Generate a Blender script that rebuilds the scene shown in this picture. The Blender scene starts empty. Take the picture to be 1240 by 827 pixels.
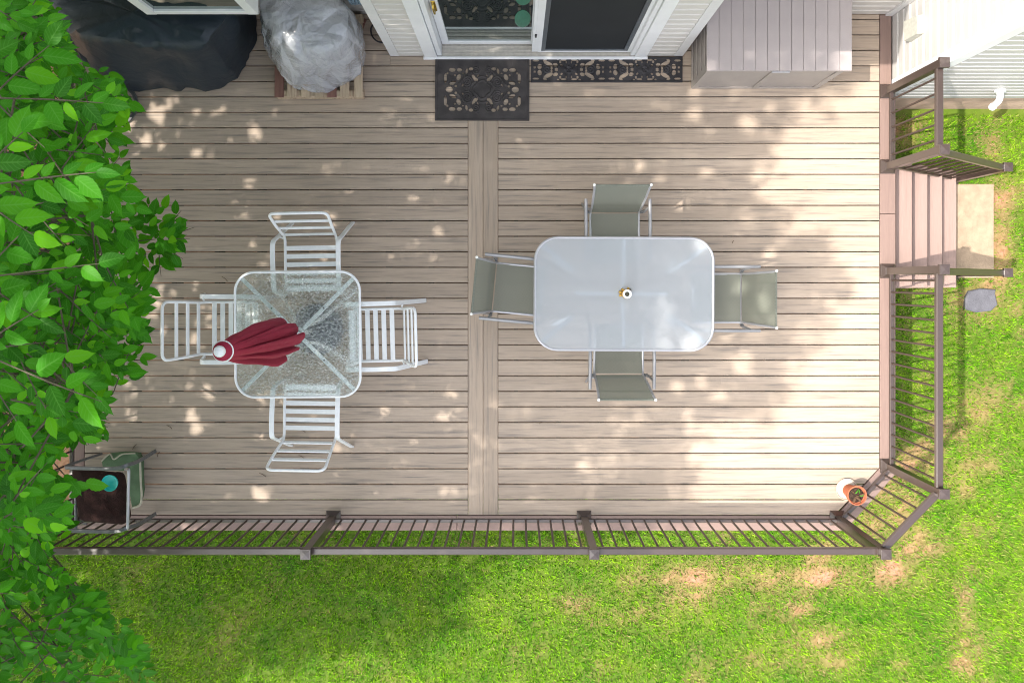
import bpy, math, random
import numpy as np
from mathutils import Vector, Matrix, noise as mnoise
R = math.radians
random.seed(7); rng = np.random.default_rng(7)
SC = bpy.context.scene

# ------------------------------------------------------------------ camera, sky, sun, exposure
CAM_H = 7.3
cam_d = bpy.data.cameras.new('camera'); cam = bpy.data.objects.new('camera', cam_d)
SC.collection.objects.link(cam); SC.camera = cam
cam.location = (0, 0, CAM_H); cam.rotation_euler = (0, 0, 0)
cam_d.sensor_width = 36; cam_d.lens = 949 / 1240 * 36
cam_d.shift_x = -5 / 1240; cam_d.shift_y = -73.5 / 1240
cam_d.clip_start = 0.1; cam_d.clip_end = 400

SUN = Vector((0.67, 0.12, -1.0)).normalized()           # the way the light travels
elev = math.asin(-SUN.z); az = math.atan2(-SUN.x, -SUN.y)  # compass angle from +Y, clockwise
wd = bpy.data.worlds.new('World'); SC.world = wd; wd.use_nodes = True
nt = wd.node_tree; bg = nt.nodes['Background']
sky = nt.nodes.new('ShaderNodeTexSky'); sky.sky_type = 'NISHITA'; sky.sun_disc = False
sky.sun_elevation = elev; sky.sun_rotation = az; sky.air_density = 1.0; sky.dust_density = 4.0; sky.ozone_density = 0.3
hz = nt.nodes.new('ShaderNodeHueSaturation'); hz.inputs['Saturation'].default_value = .38   # a milky, hazy summer sky
nt.links.new(sky.outputs[0], hz.inputs['Color']); nt.links.new(hz.outputs[0], bg.inputs[0]); bg.inputs[1].default_value = 0.15
sl = bpy.data.lights.new('sun', 'SUN'); sl.energy = 2.05; sl.angle = R(0.53); sl.color = (1.0, 0.93, 0.84)
so = bpy.data.objects.new('sun', sl); SC.collection.objects.link(so)
so.rotation_euler = SUN.to_track_quat('-Z', 'Y').to_euler()
SC.view_settings.view_transform = 'Standard'; SC.view_settings.look = 'None'
SC.view_settings.exposure = 1.75; SC.view_settings.gamma = 1.0
cy = SC.cycles
cy.use_denoising = True; cy.pixel_filter_type = 'BLACKMAN_HARRIS'; cy.filter_width = 1.05; cy.max_bounces = 8; cy.diffuse_bounces = 4; cy.glossy_bounces = 3
cy.transmission_bounces = 6; cy.transparent_max_bounces = 12; cy.sample_clamp_indirect = 6

# ------------------------------------------------------------------ helpers
def W(px, py, z):                                        # a measured photo point at a known height -> world
    k = (CAM_H - z) / 949.0
    return Vector(((px - 625) * k, (340 - py) * k, z))

def put(o, parent=None):
    SC.collection.objects.link(o)
    if parent is not None: o.parent = parent
    return o
def tag(o, label=None, cat=None, group=None, kind=None):
    if label: o['label'] = label
    if cat: o['category'] = cat
    if group: o['group'] = group
    if kind: o['kind'] = kind
    return o
def thing(name, label, cat, loc=(0, 0, 0), rz=0, group=None, kind=None):
    o = bpy.data.objects.new(name, None); o.empty_display_size = .1
    o.location = loc; o.rotation_euler = (0, 0, rz)
    put(o); return tag(o, label, cat, group, kind)

class MB:
    def __init__(s): s.v = []; s.f = []
    def add(s, v, f):
        n = len(s.v); s.v += [tuple(p) for p in v]; s.f += [tuple(i + n for i in q) for q in f]; return s
    def box(s, x0, x1, y0, y1, z0, z1):
        v = [(x, y, z) for z in (z0, z1) for x, y in ((x0, y0), (x1, y0), (x1, y1), (x0, y1))]
        return s.add(v, [(3, 2, 1, 0), (4, 5, 6, 7), (0, 1, 5, 4), (1, 2, 6, 5), (2, 3, 7, 6), (3, 0, 4, 7)])
    def slab(s, poly, z0, z1, b=.003):                   # polygon (ccw) with a bevelled top edge
        n = len(poly); P = [Vector(p) for p in poly]; ins = []
        for i in range(n):
            a, c, d = P[i - 1], P[i], P[(i + 1) % n]
            e1 = (c - a).normalized(); e2 = (d - c).normalized()
            n1 = Vector((-e1.y, e1.x)); n2 = Vector((-e2.y, e2.x)); m = (n1 + n2)
            m = m / max(.3, m.dot(n1)); ins.append(c + m * b)
        v = [(p.x, p.y, z0) for p in P] + [(p.x, p.y, z1 - b) for p in P] + [(p.x, p.y, z1) for p in ins]
        f = [tuple(range(n))[::-1], tuple(range(2 * n, 3 * n))]
        for r in (0, n):
            for i in range(n):
                j = (i + 1) % n; f.append((r + i, r + j, r + n + j, r + n + i))
        return s.add(v, f)
    def rect(s, x0, x1, y0, y1, z0, z1, b=.003): return s.slab([(x0, y0), (x1, y0), (x1, y1), (x0, y1)], z0, z1, b)
    def sweep(s, pts, prof, up=(0, 0, 1), cap=True, scale=None):
        pts = [Vector(p) for p in pts]; up = Vector(up); n = len(prof); V = []; F = []
        side = None
        for i, p in enumerate(pts):
            t = (pts[min(i + 1, len(pts) - 1)] - pts[max(i - 1, 0)]).normalized()
            if side is None:
                sd = t.cross(up)
                if sd.length < 1e-3: sd = t.cross(Vector((1, 0, 0)))
            else: sd = side - t * side.dot(t)
            sd.normalize(); side = sd; u = sd.cross(t).normalized()
            k = 1 if scale is None else scale[i]
            for a, b in prof: V.append(p + sd * a * k + u * b * k)
        for i in range(len(pts) - 1):
            for j in range(n):
                k2 = (j + 1) % n; F.append((i * n + j, i * n + k2, (i + 1) * n + k2, (i + 1) * n + j))
        if cap: F.append(tuple(range(n))[::-1]); F.append(tuple((len(pts) - 1) * n + j for j in range(n)))
        return s.add(V, F)
    def tube(s, pts, r, n=8, scale=None, up=(0, 0, 1)):
        return s.sweep(pts, [(r * math.cos(2 * math.pi * k / n), r * math.sin(2 * math.pi * k / n)) for k in range(n)], up, True, scale)
    def bar(s, pts, w, h, up=(0, 0, 1)):
        w /= 2; h /= 2; c = min(w, h) * .35
        return s.sweep(pts, [(-w + c, -h), (w - c, -h), (w, -h + c), (w, h - c), (w - c, h), (-w + c, h), (-w, h - c), (-w, -h + c)], up)
    def lathe(s, prof, c=(0, 0, 0), n=24, capb=True, capt=False):
        V = []; F = []; m = len(prof)
        for r, z in prof:
            for k in range(n):
                a = 2 * math.pi * k / n; V.append((c[0] + r * math.cos(a), c[1] + r * math.sin(a), c[2] + z))
        for i in range(m - 1):
            for k in range(n):
                k2 = (k + 1) % n; F.append((i * n + k, i * n + k2, (i + 1) * n + k2, (i + 1) * n + k))
        if capb: F.append(tuple(range(n))[::-1])
        if capt: F.append(tuple((m - 1) * n + k for k in range(n)))
        return s.add(V, F)
    def mesh(s, name, mat, smooth=False):
        me = bpy.data.meshes.new(name); me.from_pydata(s.v, [], s.f); me.materials.append(mat)
        if smooth:
            me.shade_smooth() if hasattr(me, 'shade_smooth') else me.polygons.foreach_set('use_smooth', [True] * len(me.polygons))
            try: me.set_sharp_from_angle(angle=R(40))
            except Exception: pass
        me.update(); return me
    def obj(s, name, mat, parent=None, smooth=False, loc=None, rot=None):
        o = bpy.data.objects.new(name, s.mesh(name, mat, smooth))
        if loc is not None: o.location = loc
        if rot is not None: o.rotation_euler = rot
        return put(o, parent)
def inst(me, name, parent, loc=(0, 0, 0), rot=(0, 0, 0)):
    o = bpy.data.objects.new(name, me); o.location = loc; o.rotation_euler = rot; return put(o, parent)
def kids(o): return [c for c in bpy.data.objects if c.parent == o]
def copy_tree(o, parent=None):
    ch = kids(o); c = o.copy(); SC.collection.objects.link(c); c.parent = parent
    for k in ch: copy_tree(k, c)
    return c
def smooth_path(P, k=6):
    P = [Vector(p) for p in P]; out = []
    for i in range(len(P) - 1):
        a = P[max(i - 1, 0)]; b = P[i]; c = P[i + 1]; d = P[min(i + 2, len(P) - 1)]
        for j in range(k):
            t = j / k
            out.append(.5 * ((2 * b) + (c - a) * t + (2 * a - 5 * b + 4 * c - d) * t * t + (-a + 3 * b - 3 * c + d) * t ** 3))
    out.append(P[-1]); return out
def rounded(P, r=.05, k=5):                              # polyline with rounded corners
    P = [Vector(p) for p in P]; out = [P[0]]
    for i in range(1, len(P) - 1):
        a, b, c = P[i - 1], P[i], P[i + 1]
        r1 = min(r, (a - b).length * .49, (c - b).length * .49)
        p = b + (a - b).normalized() * r1; q = b + (c - b).normalized() * r1
        for j in range(k + 1):
            t = j / k; out.append(p * (1 - t) ** 2 + b * 2 * t * (1 - t) + q * t * t)
    out.append(P[-1]); return out
def rrect(x0, x1, y0, y1, r, k=8):
    out = []
    for cx, cyy, a0 in ((x1 - r, y0 + r, -90), (x1 - r, y1 - r, 0), (x0 + r, y1 - r, 90), (x0 + r, y0 + r, 180)):
        for j in range(k + 1):
            a = R(a0 + 90 * j / k); out.append((cx + r * math.cos(a), cyy + r * math.sin(a)))
    return out

# ------------------------------------------------------------------ materials
def new_mat(name):
    m = bpy.data.materials.new(name); m.use_nodes = True; n = m.node_tree
    return m, n, n.nodes['Principled BSDF']
def plain(name, col, rough=.5, spec=.5, metal=0, var=.12, scale=30, bump=.0, bscale=200):
    m, n, p = new_mat(name)
    tc = n.nodes.new('ShaderNodeTexCoord'); no = n.nodes.new('ShaderNodeTexNoise')
    no.inputs['Scale'].default_value = scale; no.inputs['Detail'].default_value = 4
    n.links.new(tc.outputs['Object'], no.inputs['Vector'])
    cr = n.nodes.new('ShaderNodeValToRGB'); e = cr.color_ramp.elements
    e[0].position = .3; e[1].position = .7
    e[0].color = (*[c * (1 - var) for c in col], 1); e[1].color = (*[min(1, c * (1 + var)) for c in col], 1)
    n.links.new(no.outputs['Fac'], cr.inputs[0]); n.links.new(cr.outputs[0], p.inputs['Base Color'])
    p.inputs['Roughness'].default_value = rough; p.inputs['Metallic'].default_value = metal
    p.inputs['Specular IOR Level'].default_value = spec
    if bump:
        n2 = n.nodes.new('ShaderNodeTexNoise'); n2.inputs['Scale'].default_value = bscale; n2.inputs['Detail'].default_value = 3
        n.links.new(tc.outputs['Object'], n2.inputs['Vector'])
        b = n.nodes.new('ShaderNodeBump'); b.inputs['Strength'].default_value = bump; b.inputs['Distance'].default_value = .01
        n.links.new(n2.outputs['Fac'], b.inputs['Height']); n.links.new(b.outputs[0], p.inputs['Normal'])
    return m
def math_node(n, op, a, b=None, c=None):
    q = n.nodes.new('ShaderNodeMath'); q.operation = op
    for i, v in enumerate((a, b, c)):
        if v is None: continue
        if isinstance(v, (int, float)): q.inputs[i].default_value = v
        else: n.links.new(v, q.inputs[i])
    return q.outputs[0]
def wood(name, base, streak, light, axis=0, sx=1.4, sy=42, rough=.6, amt=1.0, var=.10):
    m, n, p = new_mat(name); L = n.links.new
    tc = n.nodes.new('ShaderNodeTexCoord'); oi = n.nodes.new('ShaderNodeObjectInfo')
    off = n.nodes.new('ShaderNodeCombineXYZ')
    L(math_node(n, 'MULTIPLY', oi.outputs['Random'], 91.0), off.inputs[0]); L(math_node(n, 'MULTIPLY', oi.outputs['Random'], 37.0), off.inputs[1])
    ad = n.nodes.new('ShaderNodeVectorMath'); ad.operation = 'ADD'
    L(tc.outputs['Object'], ad.inputs[0]); L(off.outputs[0], ad.inputs[1])
    def nz(ax, ay, detail, rough_, dist=0.):
        mp = n.nodes.new('ShaderNodeMapping'); mp.inputs['Scale'].default_value = (ax, ay, 1) if axis == 0 else (ay, ax, 1)
        L(ad.outputs[0], mp.inputs['Vector'])
        q = n.nodes.new('ShaderNodeTexNoise'); q.inputs['Scale'].default_value = 1; q.inputs['Detail'].default_value = detail
        q.inputs['Roughness'].default_value = rough_; q.inputs['Distortion'].default_value = dist
        L(mp.outputs[0], q.inputs['Vector']); return q.outputs['Fac']
    a = nz(sx, sy, 5, .6, .25); b = nz(sx * .6, sy * .35, 3, .5); c = nz(sx * 5, sy * 4, 2, .5)
    r1 = n.nodes.new('ShaderNodeValToRGB'); e = r1.color_ramp.elements; e[0].position = .50; e[1].position = .70
    e[0].color = (0, 0, 0, 1); e[1].color = (1, 1, 1, 1); L(a, r1.inputs[0])
    m1 = n.nodes.new('ShaderNodeMix'); m1.data_type = 'RGBA'; m1.inputs[6].default_value = (*base, 1); m1.inputs[7].default_value = (*streak, 1)
    L(math_node(n, 'MULTIPLY', r1.outputs[0], .85 * amt), m1.inputs[0])
    r2 = n.nodes.new('ShaderNodeValToRGB'); e = r2.color_ramp.elements; e[0].position = .48; e[1].position = .72; L(b, r2.inputs[0])
    m2 = n.nodes.new('ShaderNodeMix'); m2.data_type = 'RGBA'; L(m1.outputs[2], m2.inputs[6]); m2.inputs[7].default_value = (*light, 1)
    L(math_node(n, 'MULTIPLY', r2.outputs[0], .6 * amt), m2.inputs[0])
    hv = n.nodes.new('ShaderNodeHueSaturation'); L(m2.outputs[2], hv.inputs['Color'])
    v = math_node(n, 'MULTIPLY_ADD', oi.outputs['Random'], 2 * var, 1 - var)
    v2 = math_node(n, 'MULTIPLY_ADD', c, .24, .88)
    L(math_node(n, 'MULTIPLY', v, v2), hv.inputs['Value']); L(hv.outputs[0], p.inputs['Base Color'])
    p.inputs['Roughness'].default_value = rough; p.inputs['Specular IOR Level'].default_value = .3
    bp = n.nodes.new('ShaderNodeBump'); bp.inputs['Strength'].default_value = .35; bp.inputs['Distance'].default_value = .003
    L(c, bp.inputs['Height']); L(bp.outputs[0], p.inputs['Normal'])
    return m
M = {}
M['deck'] = wood('composite decking', (.385, .308, .24), (.17, .15, .135), (.465, .375, .297), 0, sx=1.8, sy=48)
M['deckv'] = wood('composite decking lengthways', (.395, .312, .24), (.19, .168, .15), (.46, .375, .30), 1, amt=.9)
M['border'] = wood('brown composite border', (.225, .158, .136), (.175, .12, .104), (.26, .185, .16), 0, amt=.6, var=.04)
M['borderv'] = wood('brown composite border lengthways', (.225, .155, .132), (.175, .12, .104), (.26, .182, .156), 1, amt=.6, var=.04)
M['tread'] = wood('brown composite tread', (.31, .22, .19), (.26, .18, .155), (.35, .255, .225), 1, amt=.6, var=.04)
M['rail'] = plain('brown coated rail', (.048, .031, .026), .34, .8, var=.05)
M['rail'].node_tree.nodes['Principled BSDF'].inputs['Coat Weight'].default_value = .35
M['rail'].node_tree.nodes['Principled BSDF'].inputs['Coat Roughness'].default_value = .3
M['balu'] = plain('dark brown metal baluster', (.045, .028, .022), .35, .5, var=.05)
M['rim'] = plain('rim joist', (.12, .08, .065), .7, .3)
M['joist'] = plain('dark joist', (.07, .055, .04), .9, .1)
M['white'] = plain('white painted metal', (.80, .82, .83), .32, .5, var=.03)
M['vinyl'] = plain('white vinyl', (.78, .79, .80), .4, .45, var=.03, scale=6)
M['siding'] = plain('beige grey vinyl siding', (.60, .575, .54), .5, .4, var=.04, scale=5, bump=.1, bscale=60)
M['siding2'] = plain('white vinyl siding', (.50, .49, .47), .5, .4, var=.03, scale=5, bump=.1, bscale=60)
M['trimb'] = plain('pale corner trim', (.66, .655, .65), .45, .4, var=.03)
M['concrete'] = plain('concrete', (.33, .25, .175), .85, .2, var=.16, scale=14, bump=.3, bscale=80)
M['found'] = plain('stained concrete foundation', (.58, .41, .32), .9, .2, var=.22, scale=5, bump=.3, bscale=50)
M['vent'] = plain('off white plastic', (.42, .42, .37), .5, .4)
M['strut'] = plain('pale enamelled strut', (.72, .77, .80), .35, .5, var=.02)
M['slate'] = plain('grey slate', (.105, .105, .12), .8, .3, var=.15, scale=18, bump=.5, bscale=60)
M['grey_metal'] = plain('grey painted tube', (.30, .30, .31), .35, .5, metal=.35, var=.04)
M['silver'] = plain('light silver metal', (.46, .46, .48), .3, .5, metal=.4, var=.03)
M['dark_metal'] = plain('dark cast base', (.085, .09, .105), .5, .5)
M['steel'] = plain('dull grey tube', (.15, .155, .16), .35, .5, metal=.4)
M['black_rubber'] = plain('black rubber', (.03, .028, .031), .55, .4, var=.25, scale=20)
M['mat_mould'] = plain('mouldy black rubber', (.045, .039, .039), .6, .4, var=.35, scale=9, bump=.2, bscale=150)
M['terracotta'] = plain('terracotta', (.40, .125, .065), .8, .2, var=.1)
M['cream'] = plain('cream glaze', (.50, .45, .37), .5, .4, var=.05)
M['soil'] = plain('potting soil', (.05, .032, .024), .95, .1, var=.5, scale=60, bump=1, bscale=90)
M['pot_dark'] = plain('dark plastic pot', (.06, .065, .08), .4, .5)
M['gold'] = plain('gilded ceramic', (.70, .45, .10), .25, .6, metal=.5, var=.2, scale=90)
M['porcelain'] = plain('white glaze', (.78, .78, .74), .2, .6, var=.03)
M['jade'] = plain('green glaze', (.06, .24, .17), .25, .6)
M['brass'] = plain('brass', (.55, .38, .07), .25, .6, metal=.8)
M['teal'] = plain('teal plastic', (.03, .50, .46), .35, .5, var=.08)
M['brown_cush'] = plain('dark brown cushion', (.030, .013, .011), .9, .2, var=.35, scale=12, bump=.5, bscale=120)
M['green_cloth'] = plain('green canvas', (.10, .16, .085), .85, .2, var=.15, scale=10, bump=.4, bscale=180)
M['cream_pipe'] = plain('cream piping', (.42, .40, .30), .8, .2)
M['pallet_a'] = wood('weathered pallet wood', (.44, .34, .24), (.22, .14, .10), (.55, .46, .34), 1, sx=3, sy=50)
M['pallet_b'] = wood('reddish pallet wood', (.20, .10, .08), (.12, .06, .05), (.28, .15, .11), 1, sx=3, sy=50)
M['lid'] = plain('taupe resin lid', (.36, .32, .315), .5, .4, var=.03, scale=9, bump=.15, bscale=120)
M['boxside'] = plain('taupe resin panel', (.34, .305, .28), .55, .4, var=.04, scale=9, bump=.15, bscale=120)
M['blue_plastic'] = plain('pale blue plastic', (.30, .42, .50), .45, .4)
M['bark'] = plain('grey bark', (.085, .075, .05), .9, .2, var=.3, scale=25, bump=.8, bscale=60)
M['screen'] = plain('insect screen', (.018, .021, .024), .75, .3, var=.12, scale=3)
M['screen_fr'] = plain('grey screen frame', (.085, .10, .115), .4, .5)
M['sill'] = plain('sill track', (.50, .47, .42), .5, .4)
M['roof'] = plain('roof shingles', (.16, .15, .145), .9, .2, var=.3, scale=20, bump=.4)
M['green_disc'] = plain('green translucent disc', (.06, .20, .13), .2, .5)
M['drytwig'] = plain('dry twig', (.10, .06, .035), .9, .2)
M['gutter'] = plain('white aluminium', (.75, .76, .77), .35, .5)

def mat_glass_mirror():
    m, n, p = new_mat('reflective door glass'); L = n.links.new
    p.inputs['Base Color'].default_value = (.012, .02, .018, 1); p.inputs['Roughness'].default_value = .02
    g = n.nodes.new('ShaderNodeBsdfGlossy'); g.inputs['Roughness'].default_value = .015; g.inputs['Color'].default_value = (.62, .70, .68, 1)
    mx = n.nodes.new('ShaderNodeMixShader'); mx.inputs[0].default_value = .42
    L(p.outputs[0], mx.inputs[1]); L(g.outputs[0], mx.inputs[2]); L(mx.outputs[0], n.nodes['Material Output'].inputs[0]); return m
M['mirror'] = mat_glass_mirror()
def mat_frost():
    m, n, p = new_mat('frosted table glass'); L = n.links.new
    p.inputs['Base Color'].default_value = (.86, .92, .97, 1); p.inputs['Transmission Weight'].default_value = .9
    p.inputs['Roughness'].default_value = .155; p.inputs['IOR'].default_value = 1.4
    d = n.nodes.new('ShaderNodeBsdfDiffuse'); d.inputs['Color'].default_value = (.52, .545, .565, 1)
    mx = n.nodes.new('ShaderNodeMixShader'); mx.inputs[0].default_value = .30
    L(p.outputs[0], mx.inputs[1]); L(d.outputs[0], mx.inputs[2]); L(mx.outputs[0], n.nodes['Material Output'].inputs[0]); return m
M['frost'] = mat_frost()
def mat_pebble():
    m, n, p = new_mat('pebbled clear glass'); L = n.links.new
    p.inputs['Base Color'].default_value = (.93, .97, .96, 1); p.inputs['Transmission Weight'].default_value = 1
    p.inputs['Roughness'].default_value = .03; p.inputs['IOR'].default_value = 1.33
    tc = n.nodes.new('ShaderNodeTexCoord'); vo = n.nodes.new('ShaderNodeTexVoronoi'); vo.inputs['Scale'].default_value = 48
    vo.feature = 'SMOOTH_F1'
    mp = n.nodes.new('ShaderNodeMapping'); mp.inputs['Rotation'].default_value = (0, 0, .6); mp.inputs['Scale'].default_value = (1, 1.7, 1)
    L(tc.outputs['Object'], mp.inputs[0]); L(mp.outputs[0], vo.inputs['Vector'])
    b = n.nodes.new('ShaderNodeBump'); b.inputs['Strength'].default_value = .6; b.inputs['Distance'].default_value = .0045
    L(vo.outputs['Distance'], b.inputs['Height']); L(b.outputs[0], p.inputs['Normal'])
    t = n.nodes.new('ShaderNodeBsdfTransparent'); t.inputs[0].default_value = (.93, .97, .95, 1)
    mx = n.nodes.new('ShaderNodeMixShader'); mx.inputs[0].default_value = .25
    L(p.outputs[0], mx.inputs[1]); L(t.outputs[0], mx.inputs[2])
    df = n.nodes.new('ShaderNodeBsdfDiffuse'); df.inputs[0].default_value = (.75, .80, .78, 1); m2 = n.nodes.new('ShaderNodeMixShader')  # pale diffuse on the ridges paints in the light they catch
    rp = n.nodes.new('ShaderNodeValToRGB'); e = rp.color_ramp.elements; e[0].position = .25; e[0].color = (.02, .02, .02, 1); e[1].position = .62; e[1].color = (.20, .20, .20, 1)
    L(vo.outputs['Distance'], rp.inputs[0]); L(rp.outputs[0], m2.inputs[0]); L(mx.outputs[0], m2.inputs[1]); L(df.outputs[0], m2.inputs[2])
    L(m2.outputs[0], n.nodes['Material Output'].inputs[0]); return m
M['pebble'] = mat_pebble()
def mat_sling():
    m, n, p = new_mat('sage mesh sling'); L = n.links.new
    tc = n.nodes.new('ShaderNodeTexCoord'); w = n.nodes.new('ShaderNodeTexChecker'); w.inputs['Scale'].default_value = 170
    w.inputs[1].default_value = (.25, .265, .215, 1); w.inputs[2].default_value = (.165, .18, .15, 1)
    L(tc.outputs['Object'], w.inputs[0]); L(w.outputs[0], p.inputs['Base Color']); p.inputs['Roughness'].default_value = .7
    t = n.nodes.new('ShaderNodeBsdfTranslucent'); t.inputs[0].default_value = (.3, .31, .26, 1)
    tr = n.nodes.new('ShaderNodeBsdfTransparent')
    m1 = n.nodes.new('ShaderNodeMixShader'); m1.inputs[0].default_value = .25; L(p.outputs[0], m1.inputs[1]); L(t.outputs[0], m1.inputs[2])
    m2 = n.nodes.new('ShaderNodeMixShader'); m2.inputs[0].default_value = .12; L(m1.outputs[0], m2.inputs[1]); L(tr.outputs[0], m2.inputs[2])
    L(m2.outputs[0], n.nodes['Material Output'].inputs[0]); return m
M['sling'] = mat_sling()
def mat_cloth(name, col, sheen=.3, rough=.8, bscale=9, bstr=.5):
    m, n, p = new_mat(name); L = n.links.new
    tc = n.nodes.new('ShaderNodeTexCoord'); no = n.nodes.new('ShaderNodeTexNoise'); no.inputs['Scale'].default_value = bscale
    no.inputs['Detail'].default_value = 5; no.inputs['Distortion'].default_value = .6
    L(tc.outputs['Object'], no.inputs['Vector'])
    b = n.nodes.new('ShaderNodeBump'); b.inputs['Strength'].default_value = bstr; b.inputs['Distance'].default_value = .02
    L(no.outputs['Fac'], b.inputs['Height']); L(b.outputs[0], p.inputs['Normal'])
    p.inputs['Base Color'].default_value = (*col, 1); p.inputs['Roughness'].default_value = rough; p.inputs['Sheen Weight'].default_value = sheen
    return m
M['maroon'] = mat_cloth('maroon umbrella cloth', (.26, .006, .032), .0, .8, 12, .25)
M['cover'] = mat_cloth('black grill cover', (.009, .019, .030), .0, .5, 6, .6)
def mat_plastic():
    m, n, p = new_mat('crinkled clear plastic sheet'); L = n.links.new
    tc = n.nodes.new('ShaderNodeTexCoord')
    mp = n.nodes.new('ShaderNodeMapping'); mp.inputs['Scale'].default_value = (1, 1, .45); L(tc.outputs['Object'], mp.inputs[0])
    no = n.nodes.new('ShaderNodeTexNoise'); no.inputs['Scale'].default_value = 4.2; no.inputs['Detail'].default_value = 6
    no.inputs['Distortion'].default_value = .7; no.inputs['Roughness'].default_value = .6; L(mp.outputs[0], no.inputs['Vector'])
    vo = n.nodes.new('ShaderNodeTexVoronoi'); vo.feature = 'DISTANCE_TO_EDGE'; vo.inputs['Scale'].default_value = 5
    L(mp.outputs[0], vo.inputs['Vector'])
    s = math_node(n, 'ADD', no.outputs['Fac'], math_node(n, 'MULTIPLY', vo.outputs['Distance'], 1.1))
    b = n.nodes.new('ShaderNodeBump'); b.inputs['Strength'].default_value = 1; b.inputs['Distance'].default_value = .05
    L(s, b.inputs['Height']); L(b.outputs[0], p.inputs['Normal'])
    cr = n.nodes.new('ShaderNodeValToRGB'); e = cr.color_ramp.elements; e[0].position = .35; e[1].position = .65
    e[0].color = (.50, .53, .59, 1); e[1].color = (.70, .72, .76, 1); L(no.outputs['Fac'], cr.inputs[0]); L(cr.outputs[0], p.inputs['Base Color'])
    p.inputs['Roughness'].default_value = .25; p.inputs['Coat Weight'].default_value = 1; p.inputs['Coat Roughness'].default_value = .08; p.inputs['Transmission Weight'].default_value = .25
    L(b.outputs[0], p.inputs['Coat Normal'])
    t = n.nodes.new('ShaderNodeBsdfTransparent'); mx = n.nodes.new('ShaderNodeMixShader'); mx.inputs[0].default_value = .12
    L(p.outputs[0], mx.inputs[1]); L(t.outputs[0], mx.inputs[2]); L(mx.outputs[0], n.nodes['Material Output'].inputs[0]); return m
M['plastic'] = mat_plastic()
def mat_leaf(name, dark, mid, lite, trans):
    m, n, p = new_mat(name); L = n.links.new
    at = n.nodes.new('ShaderNodeAttribute'); at.attribute_name = 'rnd'; oi = n.nodes.new('ShaderNodeObjectInfo')
    r = math_node(n, 'FRACT', math_node(n, 'ADD', at.outputs['Fac'], oi.outputs['Random']))
    cr = n.nodes.new('ShaderNodeValToRGB'); e = cr.color_ramp.elements
    e[0].position = 0; e[0].color = (*dark, 1); e[1].position = 1; e[1].color = (*lite, 1)
    q = e.new(.55); q.color = (*mid, 1); q = e.new(.86); q.color = (*[a * .75 + b * .25 for a, b in zip(mid, lite)], 1)
    L(r, cr.inputs[0])
    la = n.nodes.new('ShaderNodeAttribute'); la.attribute_name = 'lat'; lo = n.nodes.new('ShaderNodeAttribute'); lo.attribute_name = 'lon'
    ab = math_node(n, 'ABSOLUTE', la.outputs['Fac'])
    mid_ = math_node(n, 'LESS_THAN', ab, .07)
    sv = math_node(n, 'SINE', math_node(n, 'MULTIPLY', math_node(n, 'SUBTRACT', lo.outputs['Fac'], math_node(n, 'MULTIPLY', ab, .22)), 48.))
    sv = math_node(n, 'MULTIPLY', math_node(n, 'GREATER_THAN', sv, .72), .30)
    vn = math_node(n, 'MAXIMUM', math_node(n, 'MULTIPLY', mid_, .55), sv)
    mv = n.nodes.new('ShaderNodeMix'); mv.data_type = 'RGBA'; mv.inputs[7].default_value = (.12, .34, .05, 1); L(vn, mv.inputs[0]); L(cr.outputs[0], mv.inputs[6])
    L(mv.outputs[2], p.inputs['Base Color']); p.inputs['Roughness'].default_value = .45; p.inputs['Specular IOR Level'].default_value = .14
    t = n.nodes.new('ShaderNodeBsdfTranslucent'); h = n.nodes.new('ShaderNodeHueSaturation'); h.inputs['Value'].default_value = 1.5
    h.inputs['Hue'].default_value = .485; L(cr.outputs[0], h.inputs['Color']); L(h.outputs[0], t.inputs[0])
    mx = n.nodes.new('ShaderNodeMixShader'); mx.inputs[0].default_value = trans
    L(p.outputs[0], mx.inputs[1]); L(t.outputs[0], mx.inputs[2]); L(mx.outputs[0], n.nodes['Material Output'].inputs[0]); return m
M['leaf'] = mat_leaf('tree leaf', (.016, .11, .004), (.038, .22, .005), (.13, .43, .006), .45)

# dry patches of the lawn, in world metres: x, y, radius x, radius y, strength
def G(px, py, rx, ry, s): w = W(px, py, -.92); return (w.x, w.y, rx / 115.5, ry / 115.5, s)
DRY = [G(1077, 694, 20, 14, 1.2), G(950, 702, 60, 12, .75), G(845, 700, 45, 14, .7), G(830, 722, 30, 14, .6), G(985, 772, 28, 12, .7), G(1010, 700, 30, 14, .7),
       G(700, 728, 20, 12, .45), G(975, 735, 16, 8, .6), G(1075, 700, 40, 12, .5), G(1000, 800, 30, 14, .4), G(1175, 780, 26, 16, .4),
       G(1211, 245, 11, 24, 1.2), G(1211, 303, 12, 26, 1.2), G(1185, 362, 32, 22, .7), G(1190, 490, 20, 20, .7), G(1080, 590, 30, 40, .55),
       G(1190, 560, 24, 14, .5), G(890, 682, 30, 8, .4), G(1130, 655, 26, 12, .3), G(1095, 160, 22, 18, .6), G(1180, 640, 24, 10, .3),
       G(1060, 640, 24, 30, .5), G(925, 800, 30, 10, .4), G(760, 745, 60, 10, .25), G(1100, 330, 30, 16, .7)]
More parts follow.
